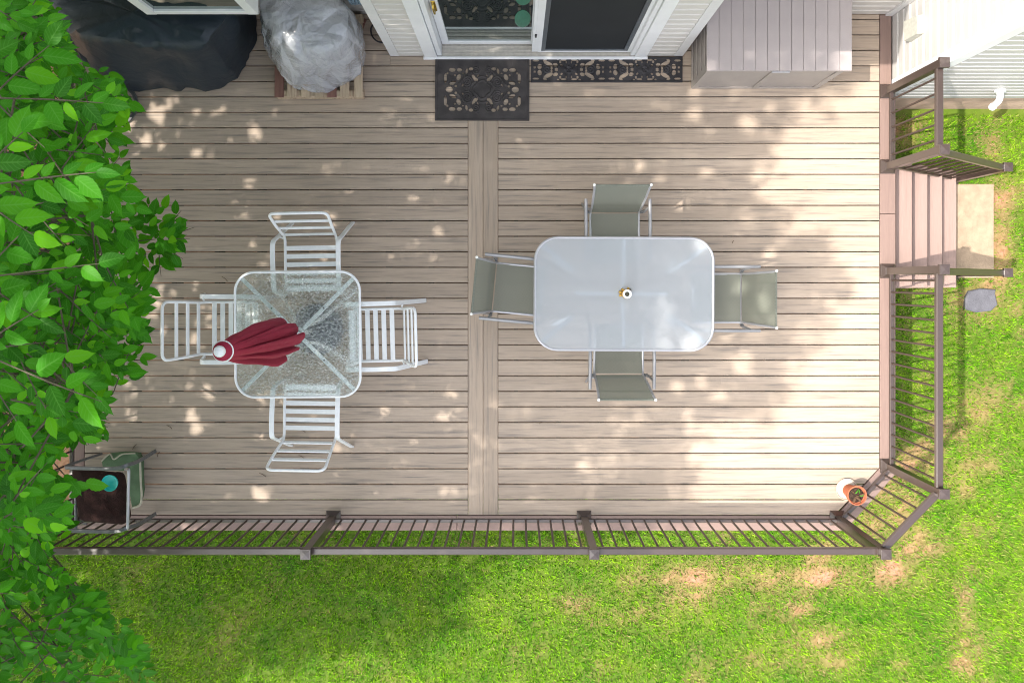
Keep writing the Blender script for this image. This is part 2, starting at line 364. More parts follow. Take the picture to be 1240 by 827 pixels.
def fbm2(x, y, s, o=4, seed=0.):                          # cheap vectorised value noise
    out = np.zeros_like(x); a = 1.; tot = 0.
    for k in range(o):
        X = x * s + seed + 17.3 * k; Y = y * s - seed * 1.7 + 9.1 * k
        xi = np.floor(X); yi = np.floor(Y); fx = X - xi; fy = Y - yi; fx = fx * fx * (3 - 2 * fx); fy = fy * fy * (3 - 2 * fy)
        h = lambda i, j: np.modf(np.abs(np.sin(i * 127.1 + j * 311.7) * 43758.5453))[0]
        v = (h(xi, yi) * (1 - fx) + h(xi + 1, yi) * fx) * (1 - fy) + (h(xi, yi + 1) * (1 - fx) + h(xi + 1, yi + 1) * fx) * fy
        out += a * v; tot += a; a *= .55; s *= 2.1
    return out / tot
def dryness(x, y):
    d = np.zeros_like(x)
    for gx, gy, rx, ry, s in DRY: d = np.maximum(d, s * np.exp(-(((x - gx) / rx) ** 2 + ((y - gy) / ry) ** 2) * .7))
    n1 = fbm2(x, y, 3.2, 4, 3.); n2 = fbm2(x, y, 9., 3, 8.)
    right = np.clip((x - .3) / 2.2, 0, 1)
    base = np.clip((n1 - .56) * 3.2, 0, .7) * (.22 + .5 * right)
    n3 = fbm2(x, y, 26., 2, 4.)
    return np.clip((d * (.1 + 1.3 * n2) + base) * (.15 + 1.55 * n3), 0, 1)
def mat_lawn(name, blade):
    m, n, p = new_mat(name); L = n.links.new
    geo = n.nodes.new('ShaderNodeNewGeometry')
    at = n.nodes.new('ShaderNodeAttribute'); at.attribute_name = 'dry'
    ar = n.nodes.new('ShaderNodeAttribute'); ar.attribute_name = 'rnd'
    no = n.nodes.new('ShaderNodeTexNoise'); no.inputs['Scale'].default_value = 2.2; no.inputs['Detail'].default_value = 8; no.inputs['Roughness'].default_value = .68; L(geo.outputs['Position'], no.inputs['Vector'])
    cr = n.nodes.new('ShaderNodeValToRGB'); e = cr.color_ramp.elements; e[0].position = .3; e[1].position = .68
    if blade: e[0].color = (.055, .25, .004, 1); e[1].color = (.215, .41, .008, 1)
    else: e[0].color = (.05, .11, .008, 1); e[1].color = (.11, .16, .015, 1)
    L(no.outputs['Fac'], cr.inputs[0]); src = cr.outputs[0]
    if blade:
        h = n.nodes.new('ShaderNodeHueSaturation'); L(src, h.inputs['Color'])
        L(math_node(n, 'MULTIPLY_ADD', ar.outputs['Fac'], 1.35, .30), h.inputs['Value'])
        L(math_node(n, 'MULTIPLY_ADD', ar.outputs['Fac'], -.03, .515), h.inputs['Hue']); src = h.outputs[0]
    mx = n.nodes.new('ShaderNodeMix'); mx.data_type = 'RGBA'; L(at.outputs['Fac'], mx.inputs[0]); L(src, mx.inputs[6])
    n3 = n.nodes.new('ShaderNodeTexNoise'); n3.inputs['Scale'].default_value = 25; n3.inputs['Detail'].default_value = 4; L(geo.outputs['Position'], n3.inputs['Vector'])
    c3 = n.nodes.new('ShaderNodeValToRGB'); e = c3.color_ramp.elements; e[0].position = .35; e[1].position = .65
    e[0].color = (.30, .13, .085, 1); e[1].color = (.42, .23, .15, 1)
    if blade: e[0].color = (.36, .24, .11, 1); e[1].color = (.44, .31, .17, 1)
    L(n3.outputs['Fac'], c3.inputs[0]); L(c3.outputs[0], mx.inputs[7]); L(mx.outputs[2], p.inputs['Base Color'])
    p.inputs['Roughness'].default_value = .75; p.inputs['Specular IOR Level'].default_value = .2
    if blade:
        t = n.nodes.new('ShaderNodeBsdfTranslucent'); L(mx.outputs[2], t.inputs[0]); ms = n.nodes.new('ShaderNodeMixShader'); ms.inputs[0].default_value = .35
        L(p.outputs[0], ms.inputs[1]); L(t.outputs[0], ms.inputs[2]); L(ms.outputs[0], n.nodes['Material Output'].inputs[0])
    return m
M['lawn'] = mat_lawn('lawn soil and thatch', False); M['blade'] = mat_lawn('grass blade', True)

# ------------------------------------------------------------------ ground and lawn
ZG = -.92
def build_ground():
    c = list(np.arange(-6.5, 6.51, .08)); far = [-150, -70, -30, -14, -9]; xs = far + c + [-f for f in far[::-1]]
    xs = np.array(xs); X, Y = np.meshgrid(xs, xs); n = len(xs)
    Z = ZG + (fbm2(X, Y, 1.3, 3, 2.) - .5) * .05 * (np.abs(X) < 9) * (np.abs(Y) < 9)
    # flat under the slab, stairs and walls
    v = np.stack([X.ravel(), Y.ravel(), Z.ravel()], 1)
    f = [(j * n + i, j * n + i + 1, (j + 1) * n + i + 1, (j + 1) * n + i) for j in range(n - 1) for i in range(n - 1)]
    me = bpy.data.meshes.new('ground'); me.from_pydata(v.tolist(), [], f); me.materials.append(M['lawn'])
    d = dryness(X.ravel(), Y.ravel())
    bare = ((X.ravel() < -3.9) & (Y.ravel() > -2.4)) | ((X.ravel() > -4.0) & (X.ravel() < 3.35) & (Y.ravel() > -2.2))
    a = me.attributes.new('dry', 'FLOAT', 'POINT'); a.data.foreach_set('value', np.where(bare, .8, d).astype(np.float32))
    me.shade_smooth()
    o = bpy.data.objects.new('ground', me); put(o); tag(o, 'level lawn ground around the deck', kind='structure')
build_ground()
def ground_z(x, y): return ZG + (fbm2(x, y, 1.3, 3, 2.) - .5) * .05
def build_grass():
    N = 330000
    x = rng.uniform(-5.9, 5.9, N); y = rng.uniform(-4.7, 1.74, N)
    keep = ~((x > -4.15) & (x < 3.44) & (y > -2.25) & ~((x - 2.9) + (-2.2 - y) > .12))
    keep &= ~((x < -4.0) & (y > -2.3))
    keep &= ~((x > 4.42) & (x < 4.99) & (y > .03) & (y < 1.0)); keep &= ~((x > 3.4) & (x < 4.6) & (y > -.08) & (y < 1.14))
    keep &= ~((x > 4.68) & (x < 5.03) & (y > -.31) & (y < -.08))
    x = x[keep]; y = y[keep]; d = dryness(x, y)
    k = rng.random(len(x)) < np.clip(1.1 - d * .95, .22, 1); x = x[k]; y = y[k]; d = d[k]; N = len(x)
    clump = fbm2(x, y, 14., 2, 5.)
    L = rng.uniform(.025, .06, N) * (.55 + .9 * clump); w = rng.uniform(.0024, .0055, N); a = rng.uniform(0, 2 * np.pi, N)
    lean = rng.uniform(.25, 1.1, N); dx = np.cos(a); dy = np.sin(a); sx = -dy; sy = dx; z = ground_z(x, y) - .003
    V = np.zeros((N, 5, 3), np.float32)
    for i, (t, ww) in enumerate(((0, 1), (0, -1), (.55, .8), (.55, -.8), (1, 0))):
        h = t * np.cos(lean * t); r = t * np.sin(lean * t)
        V[:, i, 0] = x + sx * w * ww + dx * r * L; V[:, i, 1] = y + sy * w * ww + dy * r * L; V[:, i, 2] = z + h * L
    me = bpy.data.meshes.new('grass'); me.vertices.add(N * 5); me.vertices.foreach_set('co', V.ravel())
    idx = (np.arange(N)[:, None] * 5 + np.array([0, 1, 3, 0, 3, 2, 2, 3, 4])).ravel().astype(np.int32)
    me.loops.add(N * 9); me.loops.foreach_set('vertex_index', idx); me.polygons.add(N * 3)
    me.polygons.foreach_set('loop_start', np.arange(0, N * 9, 3, dtype=np.int32))
    a1 = me.attributes.new('dry', 'FLOAT', 'POINT'); a1.data.foreach_set('value', np.repeat(np.clip((rng.random(N) < d * 1.25) * rng.uniform(.55, 1, N) + (rng.random(N) < .06 + .12 * (x > .5)) * .55, 0, 1), 5).astype(np.float32))
    a2 = me.attributes.new('rnd', 'FLOAT', 'POINT'); a2.data.foreach_set('value', np.repeat(rng.random(N), 5).astype(np.float32))
    me.materials.append(M['blade']); me.update(calc_edges=True); me.validate()
    o = bpy.data.objects.new('grass', me); put(o); tag(o, 'short bright green lawn grass with dry straw patches', 'grass', kind='stuff')
build_grass()

# ------------------------------------------------------------------ deck
deck = thing('deck', 'taupe composite board deck with brown picture-frame border', None, kind='structure')
PITCH = .1442; GAP = .0085; DX0, DX1 = -4.02, 3.385; C0, C1 = -.446, -.170
BUMP_X0, BUMP_X1, BUMP_Y, WALL_Y = -1.17, 1.55, 2.09, 2.48
def board(poly, mat, name='deck_board', z0=-.025, z1=0.):
    cx = sum(p[0] for p in poly) / len(poly); cyy = sum(p[1] for p in poly) / len(poly)
    zz = random.uniform(-.0012, .0008)
    MB().slab([(p[0] - cx, p[1] - cyy) for p in poly], z0, z1, .0035).obj(name, mat, deck, loc=(cx, cyy, zz))
row = 0; yb = -2.038 - PITCH
while yb < WALL_Y:
    y0 = yb + GAP / 2; y1 = min(yb + PITCH - GAP / 2, WALL_Y - .002)
    if y1 - y0 > .02:
        for side in (0, 1):
            xa, xb = (DX0, C0 - .003) if side == 0 else (C1 + .003, DX1)
            if y1 > BUMP_Y:                                # boards run up to the bump-out on either side
                if side == 0: xb = BUMP_X0 - .003
                else: xa = BUMP_X1 + .003
                if y0 < BUMP_Y: 
                    xa2, xb2 = (xb, C0 - .003) if side == 0 else (C1 + .003, xa)
                    board([(xa2, y0), (xb2, y0), (xb2, BUMP_Y - .002), (xa2, BUMP_Y - .002)], M['deck'])
            def lim(y): return 3.385 if y > -1.74 else 3.385 - (-1.74 - y) * (.455 / .48)
            if side == 1 and y0 < -1.74:
                pts = [(xa, y0), (lim(y0), y0)] + ([(DX1, -1.74)] if y1 > -1.74 else []) + [(lim(y1), y1), (xa, y1)]
                board(pts, M['deck'])
            else: board([(xa, y0), (xb, y0), (xb, y1), (xa, y1)], M['deck'])
    yb += PITCH; row += 1
cm = (C0 + C1) / 2
board([(C0, -2.179), (cm - .0015, -2.179), (cm - .0015, BUMP_Y - .003), (C0, BUMP_Y - .003)], M['deckv'])
board([(cm + .0015, -2.179), (C1, -2.179), (C1, BUMP_Y - .003), (cm + .0015, BUMP_Y - .003)], M['deckv'])
# brown border boards
OX, OY = 3.535, -2.325
board([(-4.165, -2.182), (-4.165, OY), (-.55, OY), (-.55, -2.182)][::-1] if False else [(-4.165, OY), (-.553, OY), (-.553, -2.185), (-4.165, -2.185)], M['border'], 'border_board')
board([(-.549, OY), (3.06, OY), (2.985, -2.185), (-.549, -2.185)], M['border'], 'border_board')
board([(3.064, OY), (OX, -1.80), (3.391, -1.745), (2.989, -2.184)], M['border'], 'border_board')
board([(OX, -1.797), (OX, .62), (3.391, .62), (3.391, -1.741)], M['borderv'], 'border_board')
board([(OX, .624), (OX, 1.752), (3.497, 1.752), (3.497, WALL_Y - .003), (3.391, WALL_Y - .003), (3.391, .624)], M['borderv'], 'border_board')
board([(-4.165, -2.181), (-4.025, -2.181), (-4.025, WALL_Y - .003), (-4.165, WALL_Y - .003)], M['borderv'], 'border_board')
fas = [(-4.15, WALL_Y), (-4.15, -2.31), (3.058, -2.31), (3.52, -1.795), (3.52, 1.752)]
for a, b in zip(fas, fas[1:]):
    v = Vector((b[0] - a[0], b[1] - a[1])); l = v.length; ang = math.atan2(v.y, v.x)
    MB().box(0, l - .0025, 0, .022, -.26, -.028).obj('fascia_board', M['rim'], deck, loc=(a[0], a[1], 0), rot=(0, 0, ang))
jm = MB().box(-.019, .019, -2.27, 2.45, -.20, -.027).mesh('joist', M['joist'])
jx = -4.0
while jx < 3.05: inst(jm, 'joist', deck, (jx, 0, 0)); jx += .4
jm2 = MB().box(-.019, .019, -1.7, 2.45, -.20, -.027).mesh('joist', M['joist']); inst(jm2, 'joist', deck, (3.3, 0, 0))
pm = MB().box(-.07, .07, -.07, .07, ZG - .1, -.20).mesh('support_post', M['joist'])
for px_ in (-3.9, -1.6, .7, 2.9): inst(pm, 'support_post', deck, (px_, -1.9, 0)); inst(pm, 'support_post', deck, (px_ + .019, .4, 0))

# ------------------------------------------------------------------ railings
H_RAIL = .915
def post_mesh(h=.965):
    return MB().rect(-.032, .032, -.032, .032, 0, h, .004)
def add_post(parent, x, y, z=0., h=.965, rz=0, skirt=True):
    p = post_mesh(h).obj('post', M['rail'], parent, loc=(x, y, z), rot=(0, 0, rz))
    c = MB().slab([(-.042, -.042), (.042, -.042), (.042, .042), (-.042, .042)], h - .006, h + .022, .003)
    c.add([(-.038, -.038, h + .0215), (.038, -.038, h + .0215), (.038, .038, h + .0215), (-.038, .038, h + .0215), (0, 0, h + .027)],
          [(0, 1, 4), (1, 2, 4), (2, 3, 4), (3, 0, 4)])
    c.obj('post_cap', M['rail'], p)
    if skirt:
        s = MB().rect(-.066, .066, -.066, .066, .0, .020, .006)
        v = [(-.060, -.060, .0195), (.060, -.060, .0195), (.060, .060, .0195), (-.060, .060, .0195), (-.036, -.036, .05), (.036, -.036, .05), (.036, .036, .05), (-.036, .036, .05)]
        s.add(v, [(0, 1, 5, 4), (1, 2, 6, 5), (2, 3, 7, 6), (3, 0, 4, 7), (4, 5, 6, 7)])
        s.obj('post_skirt', M['rail'], p)
    return p
def rail_seg(parent, a, b, za=0., zb=0., n=None):         # a, b: post centres; za, zb: walking level below the rail
    a = Vector((a[0], a[1], za)); b = Vector((b[0], b[1], zb)); d = b - a; L2 = Vector((d.x, d.y)).length; u = d / d.length
    a1 = a + d * (.033 / L2); b1 = b - d * (.033 / L2)
    def bar(h, w, t): return MB().bar([a1 + Vector((0, 0, h)), b1 + Vector((0, 0, h))], w, t)
    bar(H_RAIL - .02, .058, .045).obj('top_rail', M['rail'], parent)
    bar(.085, .036, .034).obj('bottom_rail', M['rail'], parent)
    if n is None: n = max(2, round((L2 - .066) / .1135))
    step = (L2 - .066) / (n + 0.0)
    sl_ = d.z / L2
    bm = MB().tube([(0, 0, .10 - abs(sl_) * .01), (0, 0, H_RAIL - .044)], .0095, 8, up=(1, 0, 0)).mesh('baluster', M['balu'], True)
    dir2 = Vector((d.x, d.y)).normalized()
    for k in range(n):
        t = .033 + step * (k + .5); z = za + sl_ * t
        inst(bm, 'baluster', parent, (a.x + dir2.x * t, a.y + dir2.y * t, z))
PX = [-4.06, -1.70, .63, 2.985]; PY = -2.205; RX = 3.455
r = thing('deck_railing', 'long brown deck railing along the front edge above the lawn', 'railing')
for x in PX: add_post(r, x, PY)
for a, b in zip(PX, PX[1:]): rail_seg(r, (a, PY), (b, PY), n=20)
r = thing('deck_railing', 'short diagonal brown railing across the clipped deck corner by the terracotta pot', 'railing')
rail_seg(r, (PX[3], PY), (RX, -1.72), n=5)
r = thing('deck_railing', 'brown railing on the deck side between clipped corner and stair opening', 'railing')
add_post(r, RX, -1.72, rz=0); add_post(r, RX, .09); rail_seg(r, (RX, -1.72), (RX, .09), n=16)
r = thing('deck_railing', 'short brown railing between stair opening and white house wall', 'railing')
add_post(r, RX, 1.06); add_post(r, RX, 1.76); rail_seg(r, (RX, 1.06), (RX, 1.76), n=5)
r = thing('deck_railing', 'brown railing on the leafy deck side mostly hidden under tree leaves', 'railing')
LX = -4.09
for y in (-.6, 1.0): add_post(r, LX, y)
rail_seg(r, (LX, PY), (LX, -.6), n=14); rail_seg(r, (LX, -.6), (LX, 1.0), n=14)
for yy, who in ((1.055, 'upper brown stair handrail nearer the house, sloping down to lawn'), (.075, 'lower brown stair handrail, the one casting its shadow across the slab')):
    r = thing('stair_railing', who, 'railing')
    add_post(r, 4.57, yy, ZG, .93, skirt=True)
    rail_seg(r, (RX, yy), (4.57, yy), 0., -.93, n=9)

# ------------------------------------------------------------------ stairs, slab, stone
st = thing('stairs', 'brown four tread deck stairs leading down to the concrete slab', 'stairs', (0, 0, 0))
tm = MB().rect(-.1, .1, -.60, .60, -.025, 0, .004).mesh('tread', M['tread'])
ex = OX
for k in range(4):
    z = -.185 * (k + 1); x1 = OX + .245 * (k + 1)
    inst(tm, 'tread', st, (x1 - .100 - .005, .53, z)).scale = (1.08, 1, 1)
    MB().box(x1 - .245 + .001, x1 - .245 + .019, -.04, 1.10, z + .003, z + .157).obj('riser', M['rim'], st)
MB().box(OX + .98 - .03, OX + .98 - .01, -.04, 1.10, ZG, -.768).obj('riser', M['rim'], st)
for yy in (-.045, 1.06):
    v = [(OX - .01, -.26), (OX - .01, -.215), (OX + .245, -.215), (OX + .245, -.40), (OX + .49, -.40), (OX + .49, -.585), (OX + .735, -.585), (OX + .735, -.77), (OX + .95, -.77), (OX + .95, ZG), (OX + .62, ZG)]
    n = len(v); V = [(x, yy, z) for x, z in v] + [(x, yy + .035, z) for x, z in v]
    MB().add(V, [tuple(range(n)), tuple(range(n, 2 * n))[::-1]] + [((i + 1) % n, i, i + n, (i + 1) % n + n) for i in range(n)]).obj('stringer', M['rim'], st)
s = MB().rect(-.28, .28, -.49, .49, -.06, .035, .008).obj('paving_slab', M['concrete'], loc=(4.715, .52, ZG)); tag(s, 'sandy square concrete paving slab at the foot of the stairs', 'slab')
q = [(-.17, -.09), (-.05, -.13), (.10, -.12), (.17, -.06), (.15, .06), (.16, .10), (.0, .12), (-.12, .10), (-.16, .03)]
s = MB().slab(q, -.03, .035, .01).obj('stepping_stone', M['slate'], loc=(4.86, -.20, ZG), rot=(0, 0, .05)); tag(s, 'irregular grey slate stepping stone in the grass below the slab', 'stone')

# ------------------------------------------------------------------ house
house = thing('house', 'pale vinyl sided house with sliding patio door behind the deck', 'house')
MB().box(-7.5, 3.505, WALL_Y + .02, 6.5, -.05, 3.2).obj('wall', M['siding'], house)
bw = MB(); bw.box(BUMP_X0 + .02, -.83, BUMP_Y + .02, WALL_Y + .01, -.02, 2.677); bw.box(1.20, BUMP_X1 - .02, BUMP_Y + .02, WALL_Y + .01, -.02, 2.677)
bw.box(-.83, 1.20, BUMP_Y + .02, WALL_Y + .01, 2.22, 2.677); bw.obj('door_wall', M['siding'], house)
MB().box(3.525, 9.5, 1.785, 6.5, -.29, 3.3).obj('wing_wall', M['siding2'], house)
MB().box(3.56, 9.5, 1.80, 6.4, ZG - .1, -.291).obj('foundation', M['found'], house)
MB().box(-7.5, 3.5, 2.52, 6.4, ZG - .1, -.051).obj('foundation', M['found'], house)
MB().box(BUMP_X0 + .05, BUMP_X1 - .05, BUMP_Y + .05, 2.5, ZG - .1, -.03).obj('foundation', M['found'], house)
LAP = .115
def laps(length, loc, rz, z0, z1, mat):                    # planks along local +x, facing local -y
    pr = [(.004, 0), (-.016, 0), (-.0165, .082), (-.003, .092), (-.002, LAP), (.004, LAP)]; k = len(pr)
    me = MB().add([(0, a, b) for a, b in pr] + [(length, a, b) for a, b in pr], [(i, i + k, (i + 1) % k + k, (i + 1) % k) for i in range(k)] + [tuple(range(k)), tuple(range(k, 2 * k))[::-1]])
    me = me.mesh('siding_plank', mat); z = z0
    while z < z1: inst(me, 'siding_plank', house, (loc[0], loc[1], z), (0, 0, rz)); z += LAP
laps(-.845 - (BUMP_X0 + .085), (BUMP_X0 + .085, BUMP_Y + .016, 0), 0, .004, 2.6, M['siding'])
laps(BUMP_X1 - .085 - 1.205, (1.205, BUMP_Y + .016, 0), 0, .004, 2.6, M['siding'])
laps(6.2, (-7.4, WALL_Y + .016, 0), 0, .004, 3.1, M['siding'])
laps(3.50 - BUMP_X1, (BUMP_X1 + .01, WALL_Y + .016, 0), 0, .004, 3.1, M['siding'])
laps(5.8, (3.60, 1.781, 0), 0, -.285, 3.2, M['siding2'])
laps(WALL_Y - 1.86, (3.521, WALL_Y - .01, 0), -math.pi / 2, .004, 3.2, M['siding2'])
MB().add([], []).rect(3.497, 3.595, 1.762, 1.784, -.285, 3.2, .002).rect(3.4975, 3.522, 1.7845, 1.868, .003, 3.2, .002).obj('corner_trim', M['vinyl'], house)
MB().rect(BUMP_X0, BUMP_X0 + .083, BUMP_Y - .002, BUMP_Y + .019, .003, 2.676, .002).rect(BUMP_X0, BUMP_X0 + .02, BUMP_Y + .0195, WALL_Y, .003, 2.676, .002).obj('corner_trim', M['trimb'], house)
MB().rect(BUMP_X1 - .083, BUMP_X1, BUMP_Y - .002, BUMP_Y + .019, .003, 2.676, .002).rect(BUMP_X1 - .02, BUMP_X1, BUMP_Y + .0195, WALL_Y, .003, 2.676, .002).obj('corner_trim', M['trimb'], house)
MB().rect(3.44, 3.5, WALL_Y - .02, WALL_Y + .0, .003, 3.1, .002).obj('corner_trim', M['trimb'], house)
# roof over the door bay; its eave stays above the picture and shades the storage box
rf = MB(); rf.add([(-1.45, 1.69, 2.72), (1.74, 1.69, 2.72), (1.74, 2.52, 3.12), (-1.45, 2.52, 3.12), (-1.45, 1.69, 2.68), (1.74, 1.69, 2.68), (1.74, 2.52, 2.68), (-1.45, 2.52, 2.68)],
                  [(0, 1, 2, 3), (7, 6, 5, 4), (0, 4, 5, 1), (1, 5, 6, 2), (3, 7, 4, 0)])
rf.obj('bay_roof', M['roof'], house)
MB().add([(-7.5, 2.2, 3.25), (3.5, 2.2, 3.25), (3.5, 6.5, 5.0), (-7.5, 6.5, 5.0), (-7.5, 2.2, 3.20), (3.5, 2.2, 3.20), (3.5, 6.5, 3.20), (-7.5, 6.5, 3.20)],
         [(0, 1, 2, 3), (7, 6, 5, 4), (0, 4, 5, 1), (1, 5, 6, 2), (3, 7, 4, 0)]).obj('roof', M['roof'], house)
MB().add([(3.45, 1.70, 3.35), (9.6, 1.70, 3.35), (9.6, 6.5, 5.0), (3.45, 6.5, 5.0), (3.45, 1.70, 3.31), (9.6, 1.70, 3.31), (9.6, 6.5, 3.31), (3.45, 6.5, 3.31)],
         [(0, 1, 2, 3), (7, 6, 5, 4), (0, 4, 5, 1), (1, 5, 6, 2), (3, 7, 4, 0)]).obj('roof', M['roof'], house)
# sliding door
sd = MB()
sd.rect(-.845, -.735, 2.065, 2.105, .03, 2.2, .004).rect(-.730, -.69, 2.085, 2.25, .03, 2.17, .004)
sd.rect(1.10, 1.205, 2.065, 2.105, .03, 2.2, .004).rect(1.06, 1.096, 2.085, 2.25, .03, 2.17, .004)
sd.rect(-.845, 1.205, 2.06, 2.11, 2.2, 2.29, .004)
sd = sd.obj('sliding_door', M['vinyl'], house)
MB().rect(-.86, 1.22, 2.055, 2.078, -.0, .036, .004).obj('sill_nose', M['vinyl'], sd)
th = MB().rect(-.69, 1.06, 2.079, 2.25, .0, .022, .002)
for yy in (2.10, 2.135, 2.17): th.rect(-.69, 1.06, yy, yy + .007, .0225, .032, .001)
th.obj('threshold', M['sill'], sd)
def leaf_frame(x0, x1, y, mat, name, fr, z0=.035, z1=2.16, t=.035):
    m = MB(); m.rect(x0, x0 + fr, y, y + t, z0, z1, .003); m.rect(x1 - fr, x1, y, y + t, z0, z1, .003)
    m.rect(x0 + fr + .0005, x1 - fr - .0005, y + .001, y + t - .001, z0, z0 + fr, .003); m.rect(x0 + fr + .0005, x1 - fr - .0005, y + .001, y + t - .001, z1 - fr, z1, .003)
    return m.obj(name, mat, sd)
leaf_frame(-.685, .20, 2.19, M['vinyl'], 'fixed_panel_frame', .065)
MB().box(-.622, .137, 2.203, 2.211, .099, 2.096).obj('glass_pane', M['mirror'], sd)
leaf_frame(.145, .20, 2.12, M['vinyl'], 'meeting_stile', .027)
leaf_frame(.20, 1.058, 2.115, M['vinyl'], 'screen_panel_frame', .030)
leaf_frame(.231, 1.027, 2.118, M['screen_fr'], 'screen_frame', .036, .066, 2.128, .02)
MB().box(.266, .992, 2.127, 2.131, .101, 2.093).obj('insect_screen', M['screen'], sd)
hd = MB().bar(rounded([(-.655, 2.185, .98), (-.655, 2.145, .99), (-.655, 2.145, 1.13), (-.655, 2.185, 1.14)], .02), .02, .016, up=(1, 0, 0)); hd.rect(-.672, -.638, 2.181, 2.1885, .95, 1.17, .002)
hd.obj('door_handle', M['brass'], sd)
MB().rect(.163, .178, 2.105, 2.1195, .50, .56, .003).obj('door_latch', M['black_rubber'], sd)
dm = MB().lathe([(.068, 0), (.068, .0015), (.062, .003)], n=24, capb=True, capt=True).mesh('round_sticker', M['green_disc'])
for z_ in (.70, 1.25): inst(dm, 'oval_decal', sd, (.055, 2.201, z_), (R(90), 0, 0)).scale = (1, 3.2, 1)
# kitchen window box on the left wall
wx0, wx1, wy, wz0, wz1 = -2.805, -1.958, 2.02, 1.345, 2.4
wn = MB().rect(wx0, wx0 + .075, wy, wy + .05, wz0, wz1, .004).rect(wx1 - .075, wx1, wy, wy + .05, wz0, wz1, .004)
wn.rect(wx0 + .0755, wx1 - .0755, wy + .002, wy + .048, wz0, wz0 + .06, .004).rect(wx0 + .0755, wx1 - .0755, wy + .002, wy + .048, wz1 - .06, wz1, .004)
wn.box(wx0 + .001, wx1 - .001, wy + .0505, WALL_Y + .01, wz0 + .001, wz0 + .04); wn.box(wx0 + .001, wx1 - .001, wy + .0505, WALL_Y + .01, wz1 - .04, wz1)
wn.box(wx1 - .04, wx1 - .001, wy + .0505, wy + .11, wz0 + .0405, wz1 - .041); wn.box(wx0 + .001, wx0 + .04, wy + .0505, wy + .11, wz0 + .0405, wz1 - .041)
wn.box(wx1 - .04, wx1 - .001, WALL_Y - .06, WALL_Y + .01, wz0 + .0405, wz1 - .041); wn.box(wx0 + .001, wx0 + .04, WALL_Y - .06, WALL_Y + .01, wz0 + .0405, wz1 - .041)
wn = wn.obj('bay_window', M['vinyl'], house)
MB().box(wx0 + .076, wx1 - .076, wy + .022, wy + .028, wz0 + .061, wz1 - .061).obj('window_pane', M['mirror'], wn)
MB().box(wx1 - .024, wx1 - .018, wy + .111, WALL_Y - .061, wz0 + .041, wz1 - .042).obj('window_pane', M['mirror'], wn)
# vent cover on the wing wall and white elbow pipe
v = W(1120, 32, .45)
MB().slab([(-.06, -.075), (0, -.075), (0, .075), (-.06, .075)], -.10, .10, .006).add([(-.085, -.085, -.085), (-.002, -.085, -.115), (-.002, .085, -.115), (-.085, .085, -.085), (-.062, -.08, .105), (-.002, -.08, .115), (-.002, .08, .115), (-.062, .08, .105)],
    [(0, 3, 2, 1), (4, 5, 6, 7), (0, 1, 5, 4), (1, 2, 6, 5), (2, 3, 7, 6), (3, 0, 4, 7)]).obj('dryer_vent', M['vent'], house, loc=(3.508, 2.20, .46))
ep = MB().tube(rounded([(4.49, 1.77, .03), (4.49, 1.675, .03), (4.49, 1.635, -.09)], .05, 8), .030, 16)
ep.tube([(4.49, 1.772, .03), (4.49, 1.745, .03)], .05, 16); ep.tube([(4.49, 1.6417, -.07), (4.49, 1.633, -.096)], .035, 16)
ep.obj('exhaust_pipe', M['gutter'], house, smooth=True)

# ------------------------------------------------------------------ patterned door mats
def mat_mesh(w, h, nx, ny, hole, relief, t=.012):
    xs = np.linspace(-w / 2, w / 2, nx + 1); ys = np.linspace(-h / 2, h / 2, ny + 1)
    cxs = (xs[:-1] + xs[1:]) / 2; cys = (ys[:-1] + ys[1:]) / 2
    K = np.array([[not hole(x, y) for x in cxs] for y in cys])
    V = [(x, y, t + relief(x, y)) for y in ys for x in xs]; nb = len(V); V += [(x, y, .001) for y in ys for x in xs]
    F = []; ix = lambda i, j: j * (nx + 1) + i
    for j in range(ny):
        for i in range(nx):
            if not K[j, i]: continue
            a, b, c, d = ix(i, j), ix(i + 1, j), ix(i + 1, j + 1), ix(i, j + 1); F.append((a, b, c, d))
            for (di, dj, p, q_) in ((0, -1, a, b), (1, 0, b, c), (0, 1, c, d), (-1, 0, d, a)):
                ii, jj = i + di, j + dj
                if not (0 <= ii < nx and 0 <= jj < ny) or not K[jj, ii]: F.append((q_, p, p + nb, q_ + nb))
    return V, F
def ell(x, y, cx, cyy, rx, ry, a=0):
    dx, dy = x - cx, y - cyy; c, s_ = math.cos(a), math.sin(a); u, v_ = dx * c + dy * s_, -dx * s_ + dy * c
    return (u / rx) ** 2 + (v_ / ry) ** 2 < 1
U = .876 / 625.
BH = [(200, 130, 19, 12, 0), (157, 82, 12, 19, .4), (245, 74, 9, 29, 0), (197, 44, 19, 11, -.4), (219, 0, 20, 17, 0), (75, 137, 13, 10, 0), (104, 122, 7, 16, .2),
      (152, 130, 15, 11, 0), (54, 77, 9, 21, -.5), (36, 66, 5, 12, -.3), (176, 22, 8, 8, 0)]
BH = [(a, b, c * 1.22, d * 1.18, e) for a, b, c, d, e in BH] + [(128, 108, 7, 6, 0), (232, 108, 7, 9, .3), (30, 92, 5, 9, .4), (130, 28, 6, 10, .5), (182, 95, 8, 7, 0)]
def hole_big(x, y):
    x, y = abs(x) / U, abs(y) / U
    return any(ell(x, y, *b) for b in BH)
